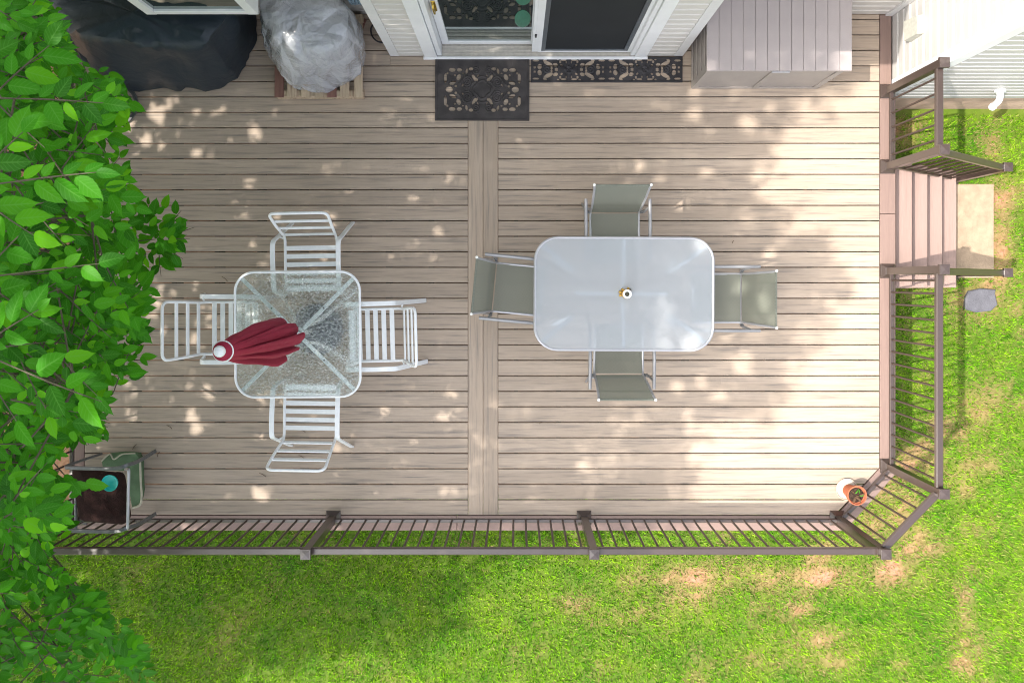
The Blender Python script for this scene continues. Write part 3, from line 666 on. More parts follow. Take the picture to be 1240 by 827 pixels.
def relief_big(x, y):
    X, Y = abs(x) / U, abs(y) / U
    if X > 262 or Y > 160: return .0 if (X < 300 and Y < 195) else .004
    z = 0
    r0 = math.hypot(X, Y); th = math.atan2(Y, X)
    q = 48 * (1 + .25 * abs(math.cos(2 * th)))
    z += .005 * math.exp(-((r0 - q) / 6) ** 2) + .005 * math.exp(-((r0 - q * 1.45) / 5) ** 2) - (.004 if r0 < q - 6 else 0)
    d = math.hypot(X - 100, Y - 52); z += .006 * (.5 + .5 * math.cos(d * .42 - math.atan2(Y - 52, X - 100))) if d < 44 else 0
    d = math.hypot(X - 42, Y - 122); z += .005 * (.5 + .5 * math.cos(d * .45 + math.atan2(Y - 122, X - 42))) if d < 30 else 0
    z += .003 * math.exp(-((X / 190 + Y / 190 - 1) / .05) ** 2)
    return z
V, F = mat_mesh(.876, .577, 250, 164, hole_big, relief_big)
o = MB().add(V, F).obj('door_mat', M['mat_mould'], loc=(-.315, 1.776, 0), rot=(0, 0, R(-.2)))
tag(o, 'large black rubber door mat with cut-out scroll pattern below the glass door', 'door mat')
SH = [(34, 20, 7, 5, .8), (50, 46, 6, 4, 0), (12, 34, 4, 6, 0), (95, 27, 24, 10, .5), (62, 22, 12, 9, .3), (135, 14, 10, 13, .2), (152, 42, 15, 6, 0), (24, 44, 14, 5, 0), (58, 3, 7, 6, 0), (110, 44, 10, 5, -.4), (158, 10, 6, 6, 0), (40, 36, 6, 7, 0), (80, 6, 5, 9, 0)]
U2 = .705 / 350.
def hole_long(x, y):
    x = abs(abs(x) - .3525) / U2; y = abs(y) / U2
    return y < 50 and any(ell(x, y, *b) for b in SH)
def relief_long(x, y):
    X = abs(abs(x) - .3525) / U2; Y = abs(y) / U2
    if Y > 52: return .003
    d = math.hypot(X, Y); z = .004 * math.exp(-((d - 14) / 4) ** 2) + .004 * (.5 + .5 * math.cos(4 * math.atan2(Y, X + .01))) * (d < 40); d = math.hypot(X - 100, Y); z += .005 * (.5 + .5 * math.cos(d * .5)) if d < 26 else 0
    return z
V, F = mat_mesh(1.41, .238, 350, 59, hole_long, relief_long, .010)
o = MB().add(V, F).obj('door_mat', M['black_rubber'], loc=(.843, 1.962, 0)); tag(o, 'long narrow black rubber mat with cut-out pattern below the screen door', 'door mat')

# ------------------------------------------------------------------ storage box
bx = thing('storage_box', 'taupe resin deck storage box with plank lid beside the door', 'storage box', (0, 0, 0))
X0, X1, Y0, Y1, ZT = 1.63, 2.80, 1.785, 2.44, .68
body = MB().rect(X0 + .012, X1 - .012, Y0 + .012, Y1 - .012, .0, ZT - .02, .003)
for (a, b) in ((X0, X0 + .05), ((X0 + X1) / 2 - .025, (X0 + X1) / 2 + .025), (X1 - .05, X1)): body.rect(a, b, Y0, Y0 + .0115, .003, ZT - .022, .004)
for (a, b) in ((.0, .05), (ZT - .075, ZT - .025)):
    body.rect(X0 + .051, (X0 + X1) / 2 - .026, Y0 + .001, Y0 + .0115, a + .004, b, .004); body.rect((X0 + X1) / 2 + .026, X1 - .051, Y0 + .001, Y0 + .0115, a + .004, b, .004)
for sx0, sx1 in ((X0, X0 + .0115), (X1 - .0115, X1)):
    for (a, b) in ((Y0 + .012, Y0 + .06), (Y1 - .06, Y1 - .012)): body.rect(sx0, sx1, a, b, .003, ZT - .022, .003)
    for (a, b) in ((.004, .05), (ZT - .075, ZT - .025), (.20, .215), (.36, .375), (.5, .515)): body.rect(sx0 + .001, sx1 - .001, Y0 + .061, Y1 - .061, a, b, .003)
body.obj('box_body', M['boxside'], bx)
nb = 12; wL = (X1 - X0 + .05) / nb
lm = MB().rect(-wL / 2 + .0013, wL / 2 - .0013, Y0 - .02, Y1, -.028, 0, .0022).mesh('lid_plank', M['lid'])
for k in range(nb): inst(lm, 'lid_plank', bx, (X0 - .025 + wL * (k + .5), 0, ZT + .03 + random.uniform(-.0006, .0006)))
MB().rect(X0 - .02, X1 + .02, Y0 - .015, Y1 - .005, ZT - .02, ZT + .001, .002).obj('lid_frame', M['boxside'], bx)
MB().rect(2.16, 2.31, Y0 - .032, Y0 - .021, ZT - .01, ZT + .015, .003).obj('lid_latch', M['silver'], bx)

# ------------------------------------------------------------------ frosted glass table and its four sling chairs
def disc_slab(poly, z0, z1, b=.003): return MB().slab(poly, z0, z1, b)
TX0, TX1, TY0, TY1, TZ = .15, 1.664, -.590, .368, .72
tc = ((TX0 + TX1) / 2, (TY0 + TY1) / 2)
tb = thing('patio_table', 'large frosted glass patio table with grey metal rim', 'table', (tc[0], tc[1], 0), R(-.3))
hw, hh = (TX1 - TX0) / 2, (TY1 - TY0) / 2
MB().slab(rrect(-hw + .012, hw - .012, -hh + .012, hh - .012, .19), TZ - .010, TZ - .002, .002).obj('table_top', M['frost'], tb)
loop = [(x, y, TZ - .008) for x, y in rrect(-hw + .008, hw - .008, -hh + .008, hh - .008, .194)]; loop.append(loop[0])
MB().tube(loop, .012, 8).obj('table_rim', M['silver'], tb, smooth=True)
for sx in (-1, 1):
    for sy in (-1, 1):
        a = (sx * (hw - .075), sy * (hh - .075))
        MB().bar(smooth_path([(a[0], a[1], TZ - .022), (a[0] - sx * .10, a[1] - sy * .085, TZ - .032), (a[0] - sx * .24, a[1] - sy * .19, TZ - .10), (a[0] - sx * .26, a[1] - sy * .2, TZ - .30),
                  (a[0] - sx * .16, a[1] - sy * .13, .12), (a[0] - sx * .12, a[1] - sy * .1, .006)]), .036, .022).obj('leg', M['strut'], tb, smooth=True)
for sy in (-1, 1):
    MB().bar(smooth_path([(0, sy * (hh - .012), TZ - .022), (0, sy * (hh - .12), TZ - .03), (0.01, sy * (hh - .26), TZ - .12), (0, 0.01 * sy, TZ - .16)]), .03, .02).obj('cross_strut', M['strut'], tb, smooth=True)
MB().bar([(-hw + .36, 0, TZ - .16), (hw - .36, 0, TZ - .16)], .03, .02).obj('centre_beam', M['strut'], tb)

def sling_chair(label, loc, rz, lean):                     # faces local -y; origin on the floor under the seat crease
    t = thing('sling_chair', label, 'chair', loc, rz, 'sling chairs around the frosted table')
    c = .42; top = .94
    def sheet(w0, w1, p, name):
        m = MB(); k = len(p); V = []; F = []
        for i, (y, z) in enumerate(p):
            f = i / (k - 1); w = w0 + (w1 - w0) * f
            for j in range(7):
                s_ = j / 6 * 2 - 1; V.append((s_ * w / 2, y, z - .010 * (1 - s_ * s_)))
        for i in range(k - 1):
            for j in range(6): F.append((i * 7 + j, i * 7 + j + 1, (i + 1) * 7 + j + 1, (i + 1) * 7 + j))
        return m.add(V, F).obj(name, M['sling'], t, smooth=True)
    seat = [(-.44, .40), (-.43, .425), (-.30, .43), (-.15, .415), (-.005, c)]
    back = [(0.005, c + .01), (lean * .20, .55), (lean * .5, .72), (lean * .85, .88), (lean, top)]
    sheet(.42, .41, seat, 'seat'); sheet(.405, .455, back, 'backrest')
    for s_ in (-1, 1):
        MB().tube(smooth_path([(s_ * .212, y, z - .004) for y, z in seat[1:]] + [(s_ * (.208 + .022 * i / 4), y, z) for i, (y, z) in enumerate(back[1:], 1)], 4), .0105, 8).obj('side_rail', M['silver'], t, smooth=True)
        MB().tube([(s_ * .231, lean, top), (s_ * .231, lean + .002, top + .012)], .012, 8).obj('end_cap', M['porcelain'], t, smooth=True)
        P = rounded([(s_ * .25, .10, .008), (s_ * .262, .06, .30), (s_ * .272, .075, .64), (s_ * .272, -.15, .655), (s_ * .27, -.42, .63), (s_ * .255, -.47, .3), (s_ * .25, -.48, .008)], .06)
        P = [(s_ * .272, .10, .64)] + rounded([(s_ * .272, .09, .64), (s_ * .272, -.15, .655), (s_ * .27, -.42, .63), (s_ * .255, -.46, .3), (s_ * .25, -.47, .008)], .07)
        MB().tube(P, .0145, 10).obj('armrest', M['grey_metal'], t, smooth=True)
        MB().tube(rounded([(s_ * .268, .03, .635), (s_ * .245, .0, .42), (s_ * .25, .12, .008)], .05), .011, 8).obj('leg', M['grey_metal'], t, smooth=True)
        MB().bar([(s_ * .212, .0, .41), (s_ * .262, .02, .44)], .022, .012).obj('bracket', M['steel'], t)
    MB().tube([(-.212, -.42, .41), (.212, -.42, .41)], .010, 8).obj('front_bar', M['silver'], t, smooth=True)
    MB().tube([(-.25, .055, .21), (.25, .055, .21)], .009, 8).obj('rear_bar', M['grey_metal'], t, smooth=True)
    MB().tube([(-.228, lean, top), (.228, lean, top)], .009, 8).obj('head_bar', M['sling'], t, smooth=True)
    return t
# local +y is the backrest side
sling_chair('grey green sling chair at the house side of the frosted table', (.865, .594, 0), 0, .18)
sling_chair('grey green sling chair at the lawn side of the frosted table', (.90, -.819, 0), math.pi, .145)
sling_chair('grey green sling chair at the left end of the frosted table, overlapping the centre boards', (-.19, -.055, 0), R(90 - 5.5), .15)
sling_chair('grey green sling chair at the right end of the frosted table facing the stairs side', (1.975, -.152, 0), -math.pi / 2, .135)
# little gilded jar on the table
ct = thing('candle_jar', 'small gilded jar with white rim and figurines on the frosted table', 'ornament', (W(758, 356, .73).x, W(758, 356, .73).y, TZ - .001))
MB().lathe([(.026, 0), (.036, .008), (.040, .03), (.033, .055), (.026, .062)], n=24).obj('jar_body', M['gold'], ct, smooth=True)
MB().lathe([(.026, .0625), (.030, .066), (.030, .078), (.0275, .079)], n=24).obj('glaze_band', M['jade'], ct, smooth=True)
MB().lathe([(.0275, .0795), (.037, .083), (.038, .090), (.031, .092), (.020, .088), (.019, .078)], n=24, capb=False).obj('rim', M['porcelain'], ct, smooth=True)
MB().lathe([(.0185, .076), (.012, .083), (.004, .088)], n=12, capb=True, capt=True).obj('candle', M['bark'], ct, smooth=True)
for i, (x, y, r0, h) in enumerate(((-.048, .015, .015, .05), (-.047, -.012, .013, .035), (-.03, .036, .013, .045), (.018, .046, .012, .05), (.036, .036, .009, .04))):
    MB().lathe([(r0 * .7, 0), (r0, h * .3), (r0 * .6, h * .6), (r0 * .75, h * .8), (r0 * .2, h)], (x, y, 0), 10).obj('figurine', M['gold'] if i < 4 else M['dark_metal'], ct, smooth=True)

# ------------------------------------------------------------------ white square table, umbrella and four slatted chairs
wc = (-1.842, -.452); wh = .532; WZ = .70
wt = thing('patio_table', 'square white framed patio table with pebbled clear glass and umbrella hole', 'table', (wc[0], wc[1], 0), R(.4))
ring = rrect(-wh + .006, wh - .006, -wh + .006, wh - .006, .165)
MB().slab(ring, WZ - .010, WZ - .004, .001).obj('table_top', M['pebble'], wt)
loop = [(x, y, WZ - .007) for x, y in rrect(-wh + .006, wh - .006, -wh + .006, wh - .006, .165)]; loop.append(loop[0])
MB().tube(loop, .011, 8).obj('table_rim', M['white'], wt, smooth=True)
for sx in (-1, 1):
    for sy in (-1, 1):
        MB().bar([(sx * (wh - .06), sy * (wh - .06), WZ - .022), (sx * .045, sy * .045, WZ - .022)], .034, .014).obj('cross_bar', M['white'], wt)
        MB().tube([(sx * .22, sy * .22, WZ - .016), (sx * .22, sy * .22, WZ - .0125)], .008, 8, up=(1, 0, 0)).obj('screw', M['black_rubber'], wt)
        MB().tube(smooth_path([(sx * .07, sy * .07, WZ - .04), (sx * .10, sy * .10, .42), (sx * .20, sy * .20, .2), (sx * .36, sy * .36, .014)]), .0145, 10).obj('leg', M['white'], wt, smooth=True)
MB().lathe([(.032, WZ - .06), (.056, WZ - .05), (.056, WZ - .031), (.036, WZ - .030), (.033, WZ - .06)], n=24, capb=False).obj('umbrella_collar', M['white'], wt, smooth=True)

um = thing('patio_umbrella', 'closed maroon patio umbrella standing through the square table', 'umbrella', (wc[0], wc[1], 0), 0)
ub = MB().lathe([(.235, .0), (.24, .02), (.22, .035), (.12, .055), (.05, .075), (.034, .09), (.034, .26), (.026, .265)], n=36).obj('umbrella_base', M['dark_metal'], um, smooth=True)
MB().tube([(0, 0, .08), (.01, .012, 2.44)], .019, 12, up=(1, 0, 0)).obj('pole', M['white'], um, smooth=True)
zt, zb = 2.40, 1.13
NT, NZ = 224, 44; V = []; F = []
folds = [random.uniform(.85, 1.2) for _ in range(8)]; fph = [random.uniform(-.12, .12) for _ in range(8)]
for i in range(NZ + 1):
    t = i / NZ; Rz = .038 + .143 * (t ** .66) - .02 * max(0, t - .85) / .15
    for j in range(NT):
        th = 2 * math.pi * j / NT; k = int(th / (2 * math.pi) * 8) % 8; u = th / (2 * math.pi) * 8 - k
        lobe = abs(math.sin(math.pi * u)) ** .55; amp = min(1, t * 3)
        rr = Rz * (1 - amp * .42 * (1 - lobe)) * (1 + amp * (folds[k] - 1) * lobe)
        th2 = th + amp * (.34 * lobe * lobe + fph[k]) + .25 * t
        rr *= 1 + .05 * amp * math.sin(3 * th + 9 * t) + .085 * amp * (abs(math.sin(11.5 * th + 2.2 * t + 1.5 * math.sin(3 * th))) ** .4 - .7) + .03 * amp * mnoise.noise(Vector((6 * math.cos(th), 6 * math.sin(th), 4 * t)))
        zz = zt + (zb - zt) * t + (.055 * (folds[k] - 1) * 3 - .05 * lobe) * max(0, t - .75) / .25
        V.append((rr * math.cos(th2) + .01 * (1 - t), rr * math.sin(th2) + .012 * (1 - t), zz))
for i in range(NZ):
    for j in range(NT): F.append((i * NT + j, (i + 1) * NT + j, (i + 1) * NT + (j + 1) % NT, i * NT + (j + 1) % NT))
MB().add(V, F).obj('canopy', M['maroon'], um, smooth=True)
MB().lathe([(.063, zt + .0), (.060, zt + .018), (.030, zt + .034)], (.01, .012, 0), 24, capb=True).obj('vent_cap', M['maroon'], um, smooth=True)
lp = [(.01 + .063 * math.cos(2 * math.pi * k / 32), .012 + .063 * math.sin(2 * math.pi * k / 32), zt + .003) for k in range(33)]
MB().tube(lp, .0055, 6).obj('vent_trim', M['white'], um, smooth=True)
MB().lathe([(.034, zt + .030), (.037, zt + .05), (.030, zt + .066), (.012, zt + .074)], (.005, .014, 0), 20, capt=True).obj('finial', M['white'], um, smooth=True)
for k in range(8):
    a = 2 * math.pi * (k + .5) / 8 + .3; MB().tube([(.09 * math.cos(a), .09 * math.sin(a), zb + .35), (.135 * math.cos(a), .135 * math.sin(a), zb - .03)], .006, 6, up=(1, 0, 0)).obj('rib', M['white'], um, smooth=True)

def slat_chair(label, loc, rz, lean=.175, skew=0.):       # local +y = backrest side, origin under the crease
    t = thing('slatted_chair', label, 'chair', loc, rz, 'white slatted chairs around the square table')
    w = .228; c = .42; top = .89
    L0 = [(w, -.42, .415), (w, -.30, .43), (w, -.02, c), (w - .004, .02, .46), (w + .008, lean * .55, .70), (w + .014, lean, top)]
    def side(s_): return [(s_ * (x if abs(x) < 1 else w) + skew * max(0, (z - c)), y, z) for x, y, z in L0]
    P = [side(1)[0]] + side(1)[1:] + side(-1)[::-1]
    MB().tube(rounded([(w, -.42, .40)] + side(1)[1:5] + [side(1)[5]] + [side(-1)[5]] + side(-1)[1:5][::-1] + [(-w, -.42, .40)], .065, 6), .0125, 10).obj('seat_and_back_frame', M['white'], t, smooth=True)
    MB().tube([(-w, -.42, .40), (w, -.42, .40)], .0125, 10).obj('front_bar', M['white'], t, smooth=True)
    sm = MB().bar([(-w + .004, 0, 0), (w - .004, 0, 0)], .040, .009).mesh('seat_slat', M['white'])
    for k in range(6): y = -.085 - .072 * k; inst(sm, 'seat_slat', t, (0, y, c + .008 * math.sin((y + .4) * 5)), (0, 0, 0))
    for k in range(3):
        f = .10 + .27 * k; y = .012 + f * lean; z = .45 + f * (top - .45)
        b = MB().bar([(-w - .004, 0, 0), (w + .004, 0, 0)], .012, .034); inst(b.mesh('back_slat', M['white']), 'back_slat', t, (skew * max(0, z - c), y, z), (-math.atan2(lean, .5), 0, 0))
    for s_ in (-1, 1):
        MB().bar(rounded([(s_ * .283, .165, .006), (s_ * .280, -.035, .612), (s_ * .280, -.20, .622), (s_ * .278, -.46, .60), (s_ * .262, -.50, .40), (s_ * .255, -.45, .006)], .05, 6), .040, .016, up=(0, 0, 1) if False else (0, 1, .3)).obj('armrest', M['white'], t, smooth=True)
        MB().tube([(s_ * .232, -.0, c + .005), (s_ * .278, .02, .46)], .008, 6).obj('bracket', M['white'], t)
        MB().tube([(s_ * .228, -.38, .405), (s_ * .262, -.47, .38)], .008, 6).obj('bracket', M['white'], t)
    return t
slat_chair('white slatted metal chair at the house side of the square glass table', (-1.80, .372, 0), R(1.0), .18, .03)
slat_chair('white slatted metal chair at the lawn side of the square glass table', (-1.808, -1.375, 0), R(180 - 1), .175)
slat_chair('white slatted metal chair left of the square glass table, under the umbrella top', (-2.73, -.415, 0), R(90), .165)
slat_chair('white slatted metal chair right of the square glass table, nearest the centre boards', (-1.00, -.47, 0), R(-90 + 1.5), .18)

# ------------------------------------------------------------------ old chair in the corner with cushion, bowl and green pad
oc = thing('metal_armchair', 'grey tube armchair with dark brown seat pad in the leafy corner', 'chair', (0, 0, 0))
for yy, s_ in ((566, 1), (642, -1)):
    pz = [(80, yy + 0 * s_, .55), (112, yy + 1, .60), (140, yy + 1, .62), (154, yy - 3, .60), (168, yy - 8, .42)]
    P = [W(*p) for p in pz] + [W(188, yy - 20, .01)]
    MB().bar(smooth_path(P), .032, .020).obj('armrest', M['steel'], oc, smooth=True)
    q_ = W(92, yy, .3); MB().tube(smooth_path([P[0], Vector((P[0].x - .03, P[0].y, .45)), Vector((P[0].x + .02, P[0].y, .01))]), .012, 8).obj('leg', M['steel'], oc, smooth=True)
MB().tube(rounded([W(152, 568, .45), W(156, 568, .62), W(154.5, 640, .62), W(152, 640, .45)], .04), .013, 8).obj('back_bar', M['silver'], oc, smooth=True)
MB().tube([W(92, 572, .42), W(92, 640, .42)], .012, 8).obj('seat_bar', M['steel'], oc, smooth=True)
def cushion(parent, name, poly, z0, th, mat, bulge=.02):
    cx = sum(p[0] for p in poly) / len(poly); cyy = sum(p[1] for p in poly) / len(poly); n = len(poly); V = []; F = []
    levels = [(.93, z0), (1.0, z0 + th * .3), (1.0, z0 + th * .65), (.95, z0 + th * .92), (.75, z0 + th + bulge * .4), (.4, z0 + th + bulge * .8), (.1, z0 + th + bulge * .6)]
    for li, (k, z) in enumerate(levels):
        for x, y in poly:
            nx = mnoise.noise(Vector((x * 9, y * 9, li))) * .012; V.append((cx + (x - cx) * k + nx, cyy + (y - cyy) * k + nx, z + nx * (li > 2)))
    for i in range(len(levels) - 1):
        for j in range(n): F.append((i * n + j, i * n + (j + 1) % n, (i + 1) * n + (j + 1) % n, (i + 1) * n + j))
    F.append(tuple(range(n))[::-1]); F.append(tuple((len(levels) - 1) * n + j for j in range(n)))
    return MB().add(V, F).obj(name, mat, parent, smooth=True)
c1 = W(90, 570, .45); c2 = W(156, 634, .45)
cushion(oc, 'seat_cushion', [(x + .03 * math.sin(y * 9 + 1), y + .022 * math.sin(x * 11)) for x, y in rrect(c1.x, c2.x - .02, c2.y, c1.y, .07)], .40, .06, M['brown_cush'])
bw_ = W(134.5, 584, .49)
o = MB().lathe([(.045, 0), (.062, .012), (.072, .04), (.070, .042), (.060, .016), (.04, .006), (.001, .005)], n=32).obj('plastic_bowl', M['teal'], smooth=True, loc=(bw_.x, bw_.y, .476)); tag(o, 'small round teal plastic bowl on the brown seat pad', 'bowl')
gp = thing('green_pad', 'crumpled green canvas pad with cream edge slumped behind the corner armchair', 'cushion')
P = [W(p[0], p[1], p[2] * .38) for p in ((122, 558, .35), (132, 549, .36), (150, 547, .36), (164, 548, .34), (170, 556, .3), (171, 585, .28), (172, 600, .28), (170, 612, .26), (160, 616, .24), (157, 600, .25), (156, 570, .27), (140, 570, .27), (124, 570, .28))]
n = len(P); V = [(p.x * .78 - 3.5 * .22, p.y * .85 - 1.72 * .15, .02) for p in P] + [(p.x, p.y, p.z * .8) for p in P]
cen = [Vector(((P[i].x), (P[i].y), 0)) for i in range(n)]
V += [(p.x * .97 + -3.5 * .03, p.y * .97 + -1.72 * .03, p.z) for p in P]
F = [(i, (i + 1) % n, n + (i + 1) % n, n + i) for i in range(n)] + [(n + i, n + (i + 1) % n, 2 * n + (i + 1) % n, 2 * n + i) for i in range(n)]
F += [(2 * n + 0, 2 * n + 1, 2 * n + 11, 2 * n + 12), (2 * n + 1, 2 * n + 2, 2 * n + 11), (2 * n + 2, 2 * n + 3, 2 * n + 10, 2 * n + 11), (2 * n + 3, 2 * n + 4, 2 * n + 10), (2 * n + 4, 2 * n + 5, 2 * n + 9, 2 * n + 10), (2 * n + 5, 2 * n + 6, 2 * n + 9), (2 * n + 6, 2 * n + 7, 2 * n + 8, 2 * n + 9)]
MB().add(V, F).obj('pad', M['green_cloth'], gp)
MB().tube(smooth_path([Vector(v) + Vector((0, 0, .004)) for v in V[2 * n + 4:2 * n + 9]], 5), .010, 6).obj('edge_piping', M['cream_pipe'], gp, smooth=True)
MB().tube(smooth_path([Vector(v) + Vector((0, 0, .004)) for v in (V[2 * n + 0], V[2 * n + 1])] + [W(138, 556, .15), W(148, 550, .15), Vector(V[2 * n + 3])], 5), .007, 6).obj('edge_piping', M['cream_pipe'], gp, smooth=True)

# ------------------------------------------------------------------ terracotta pot, dark planter
tp = thing('flower_pot', 'small terracotta flower pot on a cream saucer at the clipped corner', 'flower pot', (W(1027, 593, 0).x, W(1027, 593, 0).y, 0))
MB().lathe([(.080, .002), (.096, .006), (.102, .022), (.097, .022), (.090, .010), (.001, .009)], (-.02, .01, 0), 32).obj('saucer', M['cream'], tp, smooth=True)
MB().lathe([(.055, .0105), (.074, .15), (.074, .151), (.085, .152), (.089, .195), (.080, .196), (.075, .175), (.001, .172)], (0, 0, 0), 32).obj('pot', M['terracotta'], tp, smooth=True)
MB().lathe([(.074, .173), (.05, .181), (.02, .184), (.003, .183)], (0, 0, 0), 20, capb=False).obj('soil', M['soil'], tp)
def leaf_mesh(L_, w_, seg=10, fold=.25, curl=.15, serr=.0):
    V = []; F = []
    for i in range(seg + 1):
        t = i / seg; wd_ = (math.sin(math.pi * min(1, t ** .8)) ** .85) * (1 - .25 * t) if 0 < t < 1 else 0
        if t > .80: wd_ *= (1 - t) / .2 * .75 + .25 * (1 - t) / .2
        if serr and 0 < i < seg - 1: wd_ *= 1 + (serr if i % 2 else -serr)
        z = -curl * L_ * t * t; ww = wd_ * w_ / 2
        V += [(t * L_, -ww, z + ww * fold + .0), (t * L_, 0, z), (t * L_, ww, z + ww * fold)]
    for i in range(seg):
        a = i * 3; F += [(a, a + 3, a + 4, a + 1), (a + 1, a + 4, a + 5, a + 2)]
    return np.array(V, float), F
lv, lf = leaf_mesh(.05, .02, 5)
for k in range(9):
    a = k * 2.4; m = MB().add(lv.tolist(), lf); inst(m.mesh('withered_leaf', M['drytwig'] if k % 3 else M['leaf']), 'withered_leaf', tp, (.02 * math.cos(a * 1.3), .02 * math.sin(a), .188 + .002 * k), (R(20), R(-15), a))
dp = thing('flower_pot', 'dark grey plastic planter half hidden by leaves beside the black cover', 'flower pot', (W(150, 124, 0).x - .12, W(150, 124, 0).y, 0))
MB().lathe([(.12, .0), (.16, .26), (.175, .262), (.175, .285), (.160, .285), (.155, .25), (.001, .24)], n=32).obj('pot', M['pot_dark'], dp, smooth=True)
MB().lathe([(.16, .003), (.20, .006), (.205, .03), (.199, .03), (.19, .012)], (.06, -.02, 0), 32, capb=False).obj('saucer', M['steel'], dp, smooth=True)
MB().lathe([(.153, .252), (.08, .262), (.003, .266)], n=16, capb=False).obj('soil', M['soil'], dp)

# ------------------------------------------------------------------ covered grill, plastic-wrapped bundle, pallet
def loft(rings, mat, name, parent=None, close=True, nz=0., freq=4., sd=0., ridge=0.):
    n = len(rings[0]); V = []; F = []
    for ri, r_ in enumerate(rings):
        for p in r_:
            q2 = Vector(p) * freq + Vector((sd, sd, sd)); d = Vector((mnoise.noise(q2), mnoise.noise(q2 + Vector((9, 3, 1))), mnoise.noise(q2 + Vector((5, 7, 2))))) * nz
            d += Vector((mnoise.noise(q2 * 3), mnoise.noise(q2 * 3 + Vector((9, 3, 1))), 0)) * nz * .35
            if ridge:
                c_ = Vector((sum(a[0] for a in r_) / n, sum(a[1] for a in r_) / n, p[2])); o_ = (Vector(p) - c_); o_ = o_.normalized() if o_.length > .02 else Vector((0, 0, 1))
                q3 = Vector((p[0], p[1], p[2] * .45)) * freq * 1.6 + Vector((sd + 4, 1, sd)); w_ = (1 - abs(mnoise.noise(q3)) * 3.2) + .5 * (1 - abs(mnoise.noise(q3 * 2.3)) * 3.2)
                d += (o_ + Vector((0, 0, .5))) * ridge * .45 * max(-1, w_)
            if ri == 0: d.z = 0
            V.append(Vector(p) + d)
    for i in range(len(rings) - 1):
        for j in range(n): F.append((i * n + j, i * n + (j + 1) % n, (i + 1) * n + (j + 1) % n, (i + 1) * n + j))
    if close: F.append(tuple((len(rings) - 1) * n + j for j in range(n)))
    return MB().add([tuple(v) for v in V], F).obj(name, mat, parent, smooth=True)
def resample(poly, n):
    P = [Vector(p) for p in poly]; P.append(P[0]); L_ = [0]
    for a, b in zip(P, P[1:]): L_.append(L_[-1] + (b - a).length)
    out = []
    for k in range(n):
        s_ = L_[-1] * k / n
        for i in range(len(P) - 1):
            if L_[i] <= s_ <= L_[i + 1]: out.append(P[i].lerp(P[i + 1], (s_ - L_[i]) / max(1e-9, L_[i + 1] - L_[i]))); break
    return out
def rings_from(foot, top, levels, n=96):
    A = resample(foot, n); B = resample(top, n); out = []
    cb = sum(B, Vector((0, 0))) / n
    for k, z in levels:
        if k <= 1: out.append([(*(A[i].lerp(B[i], k)), z) for i in range(n)])
        else: out.append([(*(B[i].lerp(cb, k - 1)), z) for i in range(n)])
    return out
foot = [W(*p, .04).xy for p in ((92, 12), (100, 60), (120, 92), (160, 106), (205, 107), (250, 108), (287, 97), (306, 55), (308, 16))]
topp = [W(*p, 1.08).xy for p in ((62, -8), (66, 18), (80, 40), (110, 52), (160, 55), (215, 56), (250, 48), (268, 22), (268, -8))]
gr = loft(rings_from(foot, topp, [(0, .03), (.12, .18), (.28, .40), (.5, .64), (.72, .84), (.9, .99), (1, 1.06), (1.12, 1.10), (1.35, 1.115), (1.7, 1.13), (1.97, 1.14)]), M['cover'], 'covered_grill', nz=.055, freq=2.2, ridge=.055)
tag(gr, 'barbecue grill draped in a black fabric cover under the bay window', 'grill')
sf = [W(*p, .5).xy for p in ((40, 14), (47, 44), (70, 62), (95, 74), (120, 66), (118, 12))]
st2 = [W(*p, .78).xy for p in ((40, 5), (48, 34), (66, 46), (86, 50), (100, 44), (100, 5))]
s2 = loft(rings_from(sf, st2, [(0, .35), (.4, .56), (.8, .70), (1, .76), (1.3, .78), (1.9, .79)], 64), M['cover'], 'cover_side_shelf', gr, nz=.03, freq=4, sd=4)
pl = thing('wooden_pallet', 'small weathered wooden pallet under the plastic wrapped bundle', 'pallet', (0, 0, 0))
px0, px1, py0, py1 = -2.215, -1.41, 1.69, 2.44
for yy in (py0, (py0 + py1) / 2 - .03, py1 - .06): MB().box(px0 + .002, px1 - .002, yy + .004, yy + .056, .022, .092).obj('stringer', M['pallet_a'], pl)
MB().box(px0, px1, py0, py0 + .085, .001, .0215).obj('bottom_board', M['pallet_a'], pl)
k = 7; wB = .082; stp = (px1 - px0 - wB) / (k - 1)
for i in range(k):
    MB().rect(-wB / 2 + random.uniform(-.006, .004), wB / 2, -.38, .38, 0, .019, .002).obj('pallet_board', M['pallet_b'] if i in (0, 4) else M['pallet_a'], pl, loc=(px0 + wB / 2 + stp * i, (py0 + py1) / 2 - .002, .0925), rot=(0, 0, random.uniform(-.01, .01)))
fo = [W(*p, .18).xy for p in ((326, 5), (326, 60), (338, 90), (352, 104), (372, 106), (392, 105), (412, 100), (432, 88), (440, 66), (436, 40), (420, 22), (400, 5))]
tpn = [W(*p, .80).xy for p in ((316, -20), (320, 20), (334, 46), (354, 60), (376, 58), (392, 57), (406, 52), (416, 42), (420, 28), (416, 12), (405, 0), (385, -15))]
def bulge(rings, amt):
    out = []
    for r_ in rings:
        c_ = sum((Vector(p) for p in r_), Vector()) / len(r_); z = r_[0][2]; k_ = 1 + amt * math.sin(math.pi * min(1, max(0, (z - .1) / .9)))
        out.append([(c_.x + (p[0] - c_.x) * k_, c_.y + (p[1] - c_.y) * k_, p[2]) for p in r_])
    return out
wr = loft(bulge(rings_from(fo, tpn, [(-.08, .115), (0, .16), (.1, .24), (.25, .34), (.42, .45), (.6, .56), (.78, .66), (.92, .74), (1.02, .79), (1.15, .83), (1.35, .855), (1.6, .87), (1.95, .875)], 128), .10), M['plastic'], 'wrapped_bundle', nz=.04, freq=4.5, sd=2, ridge=.022)
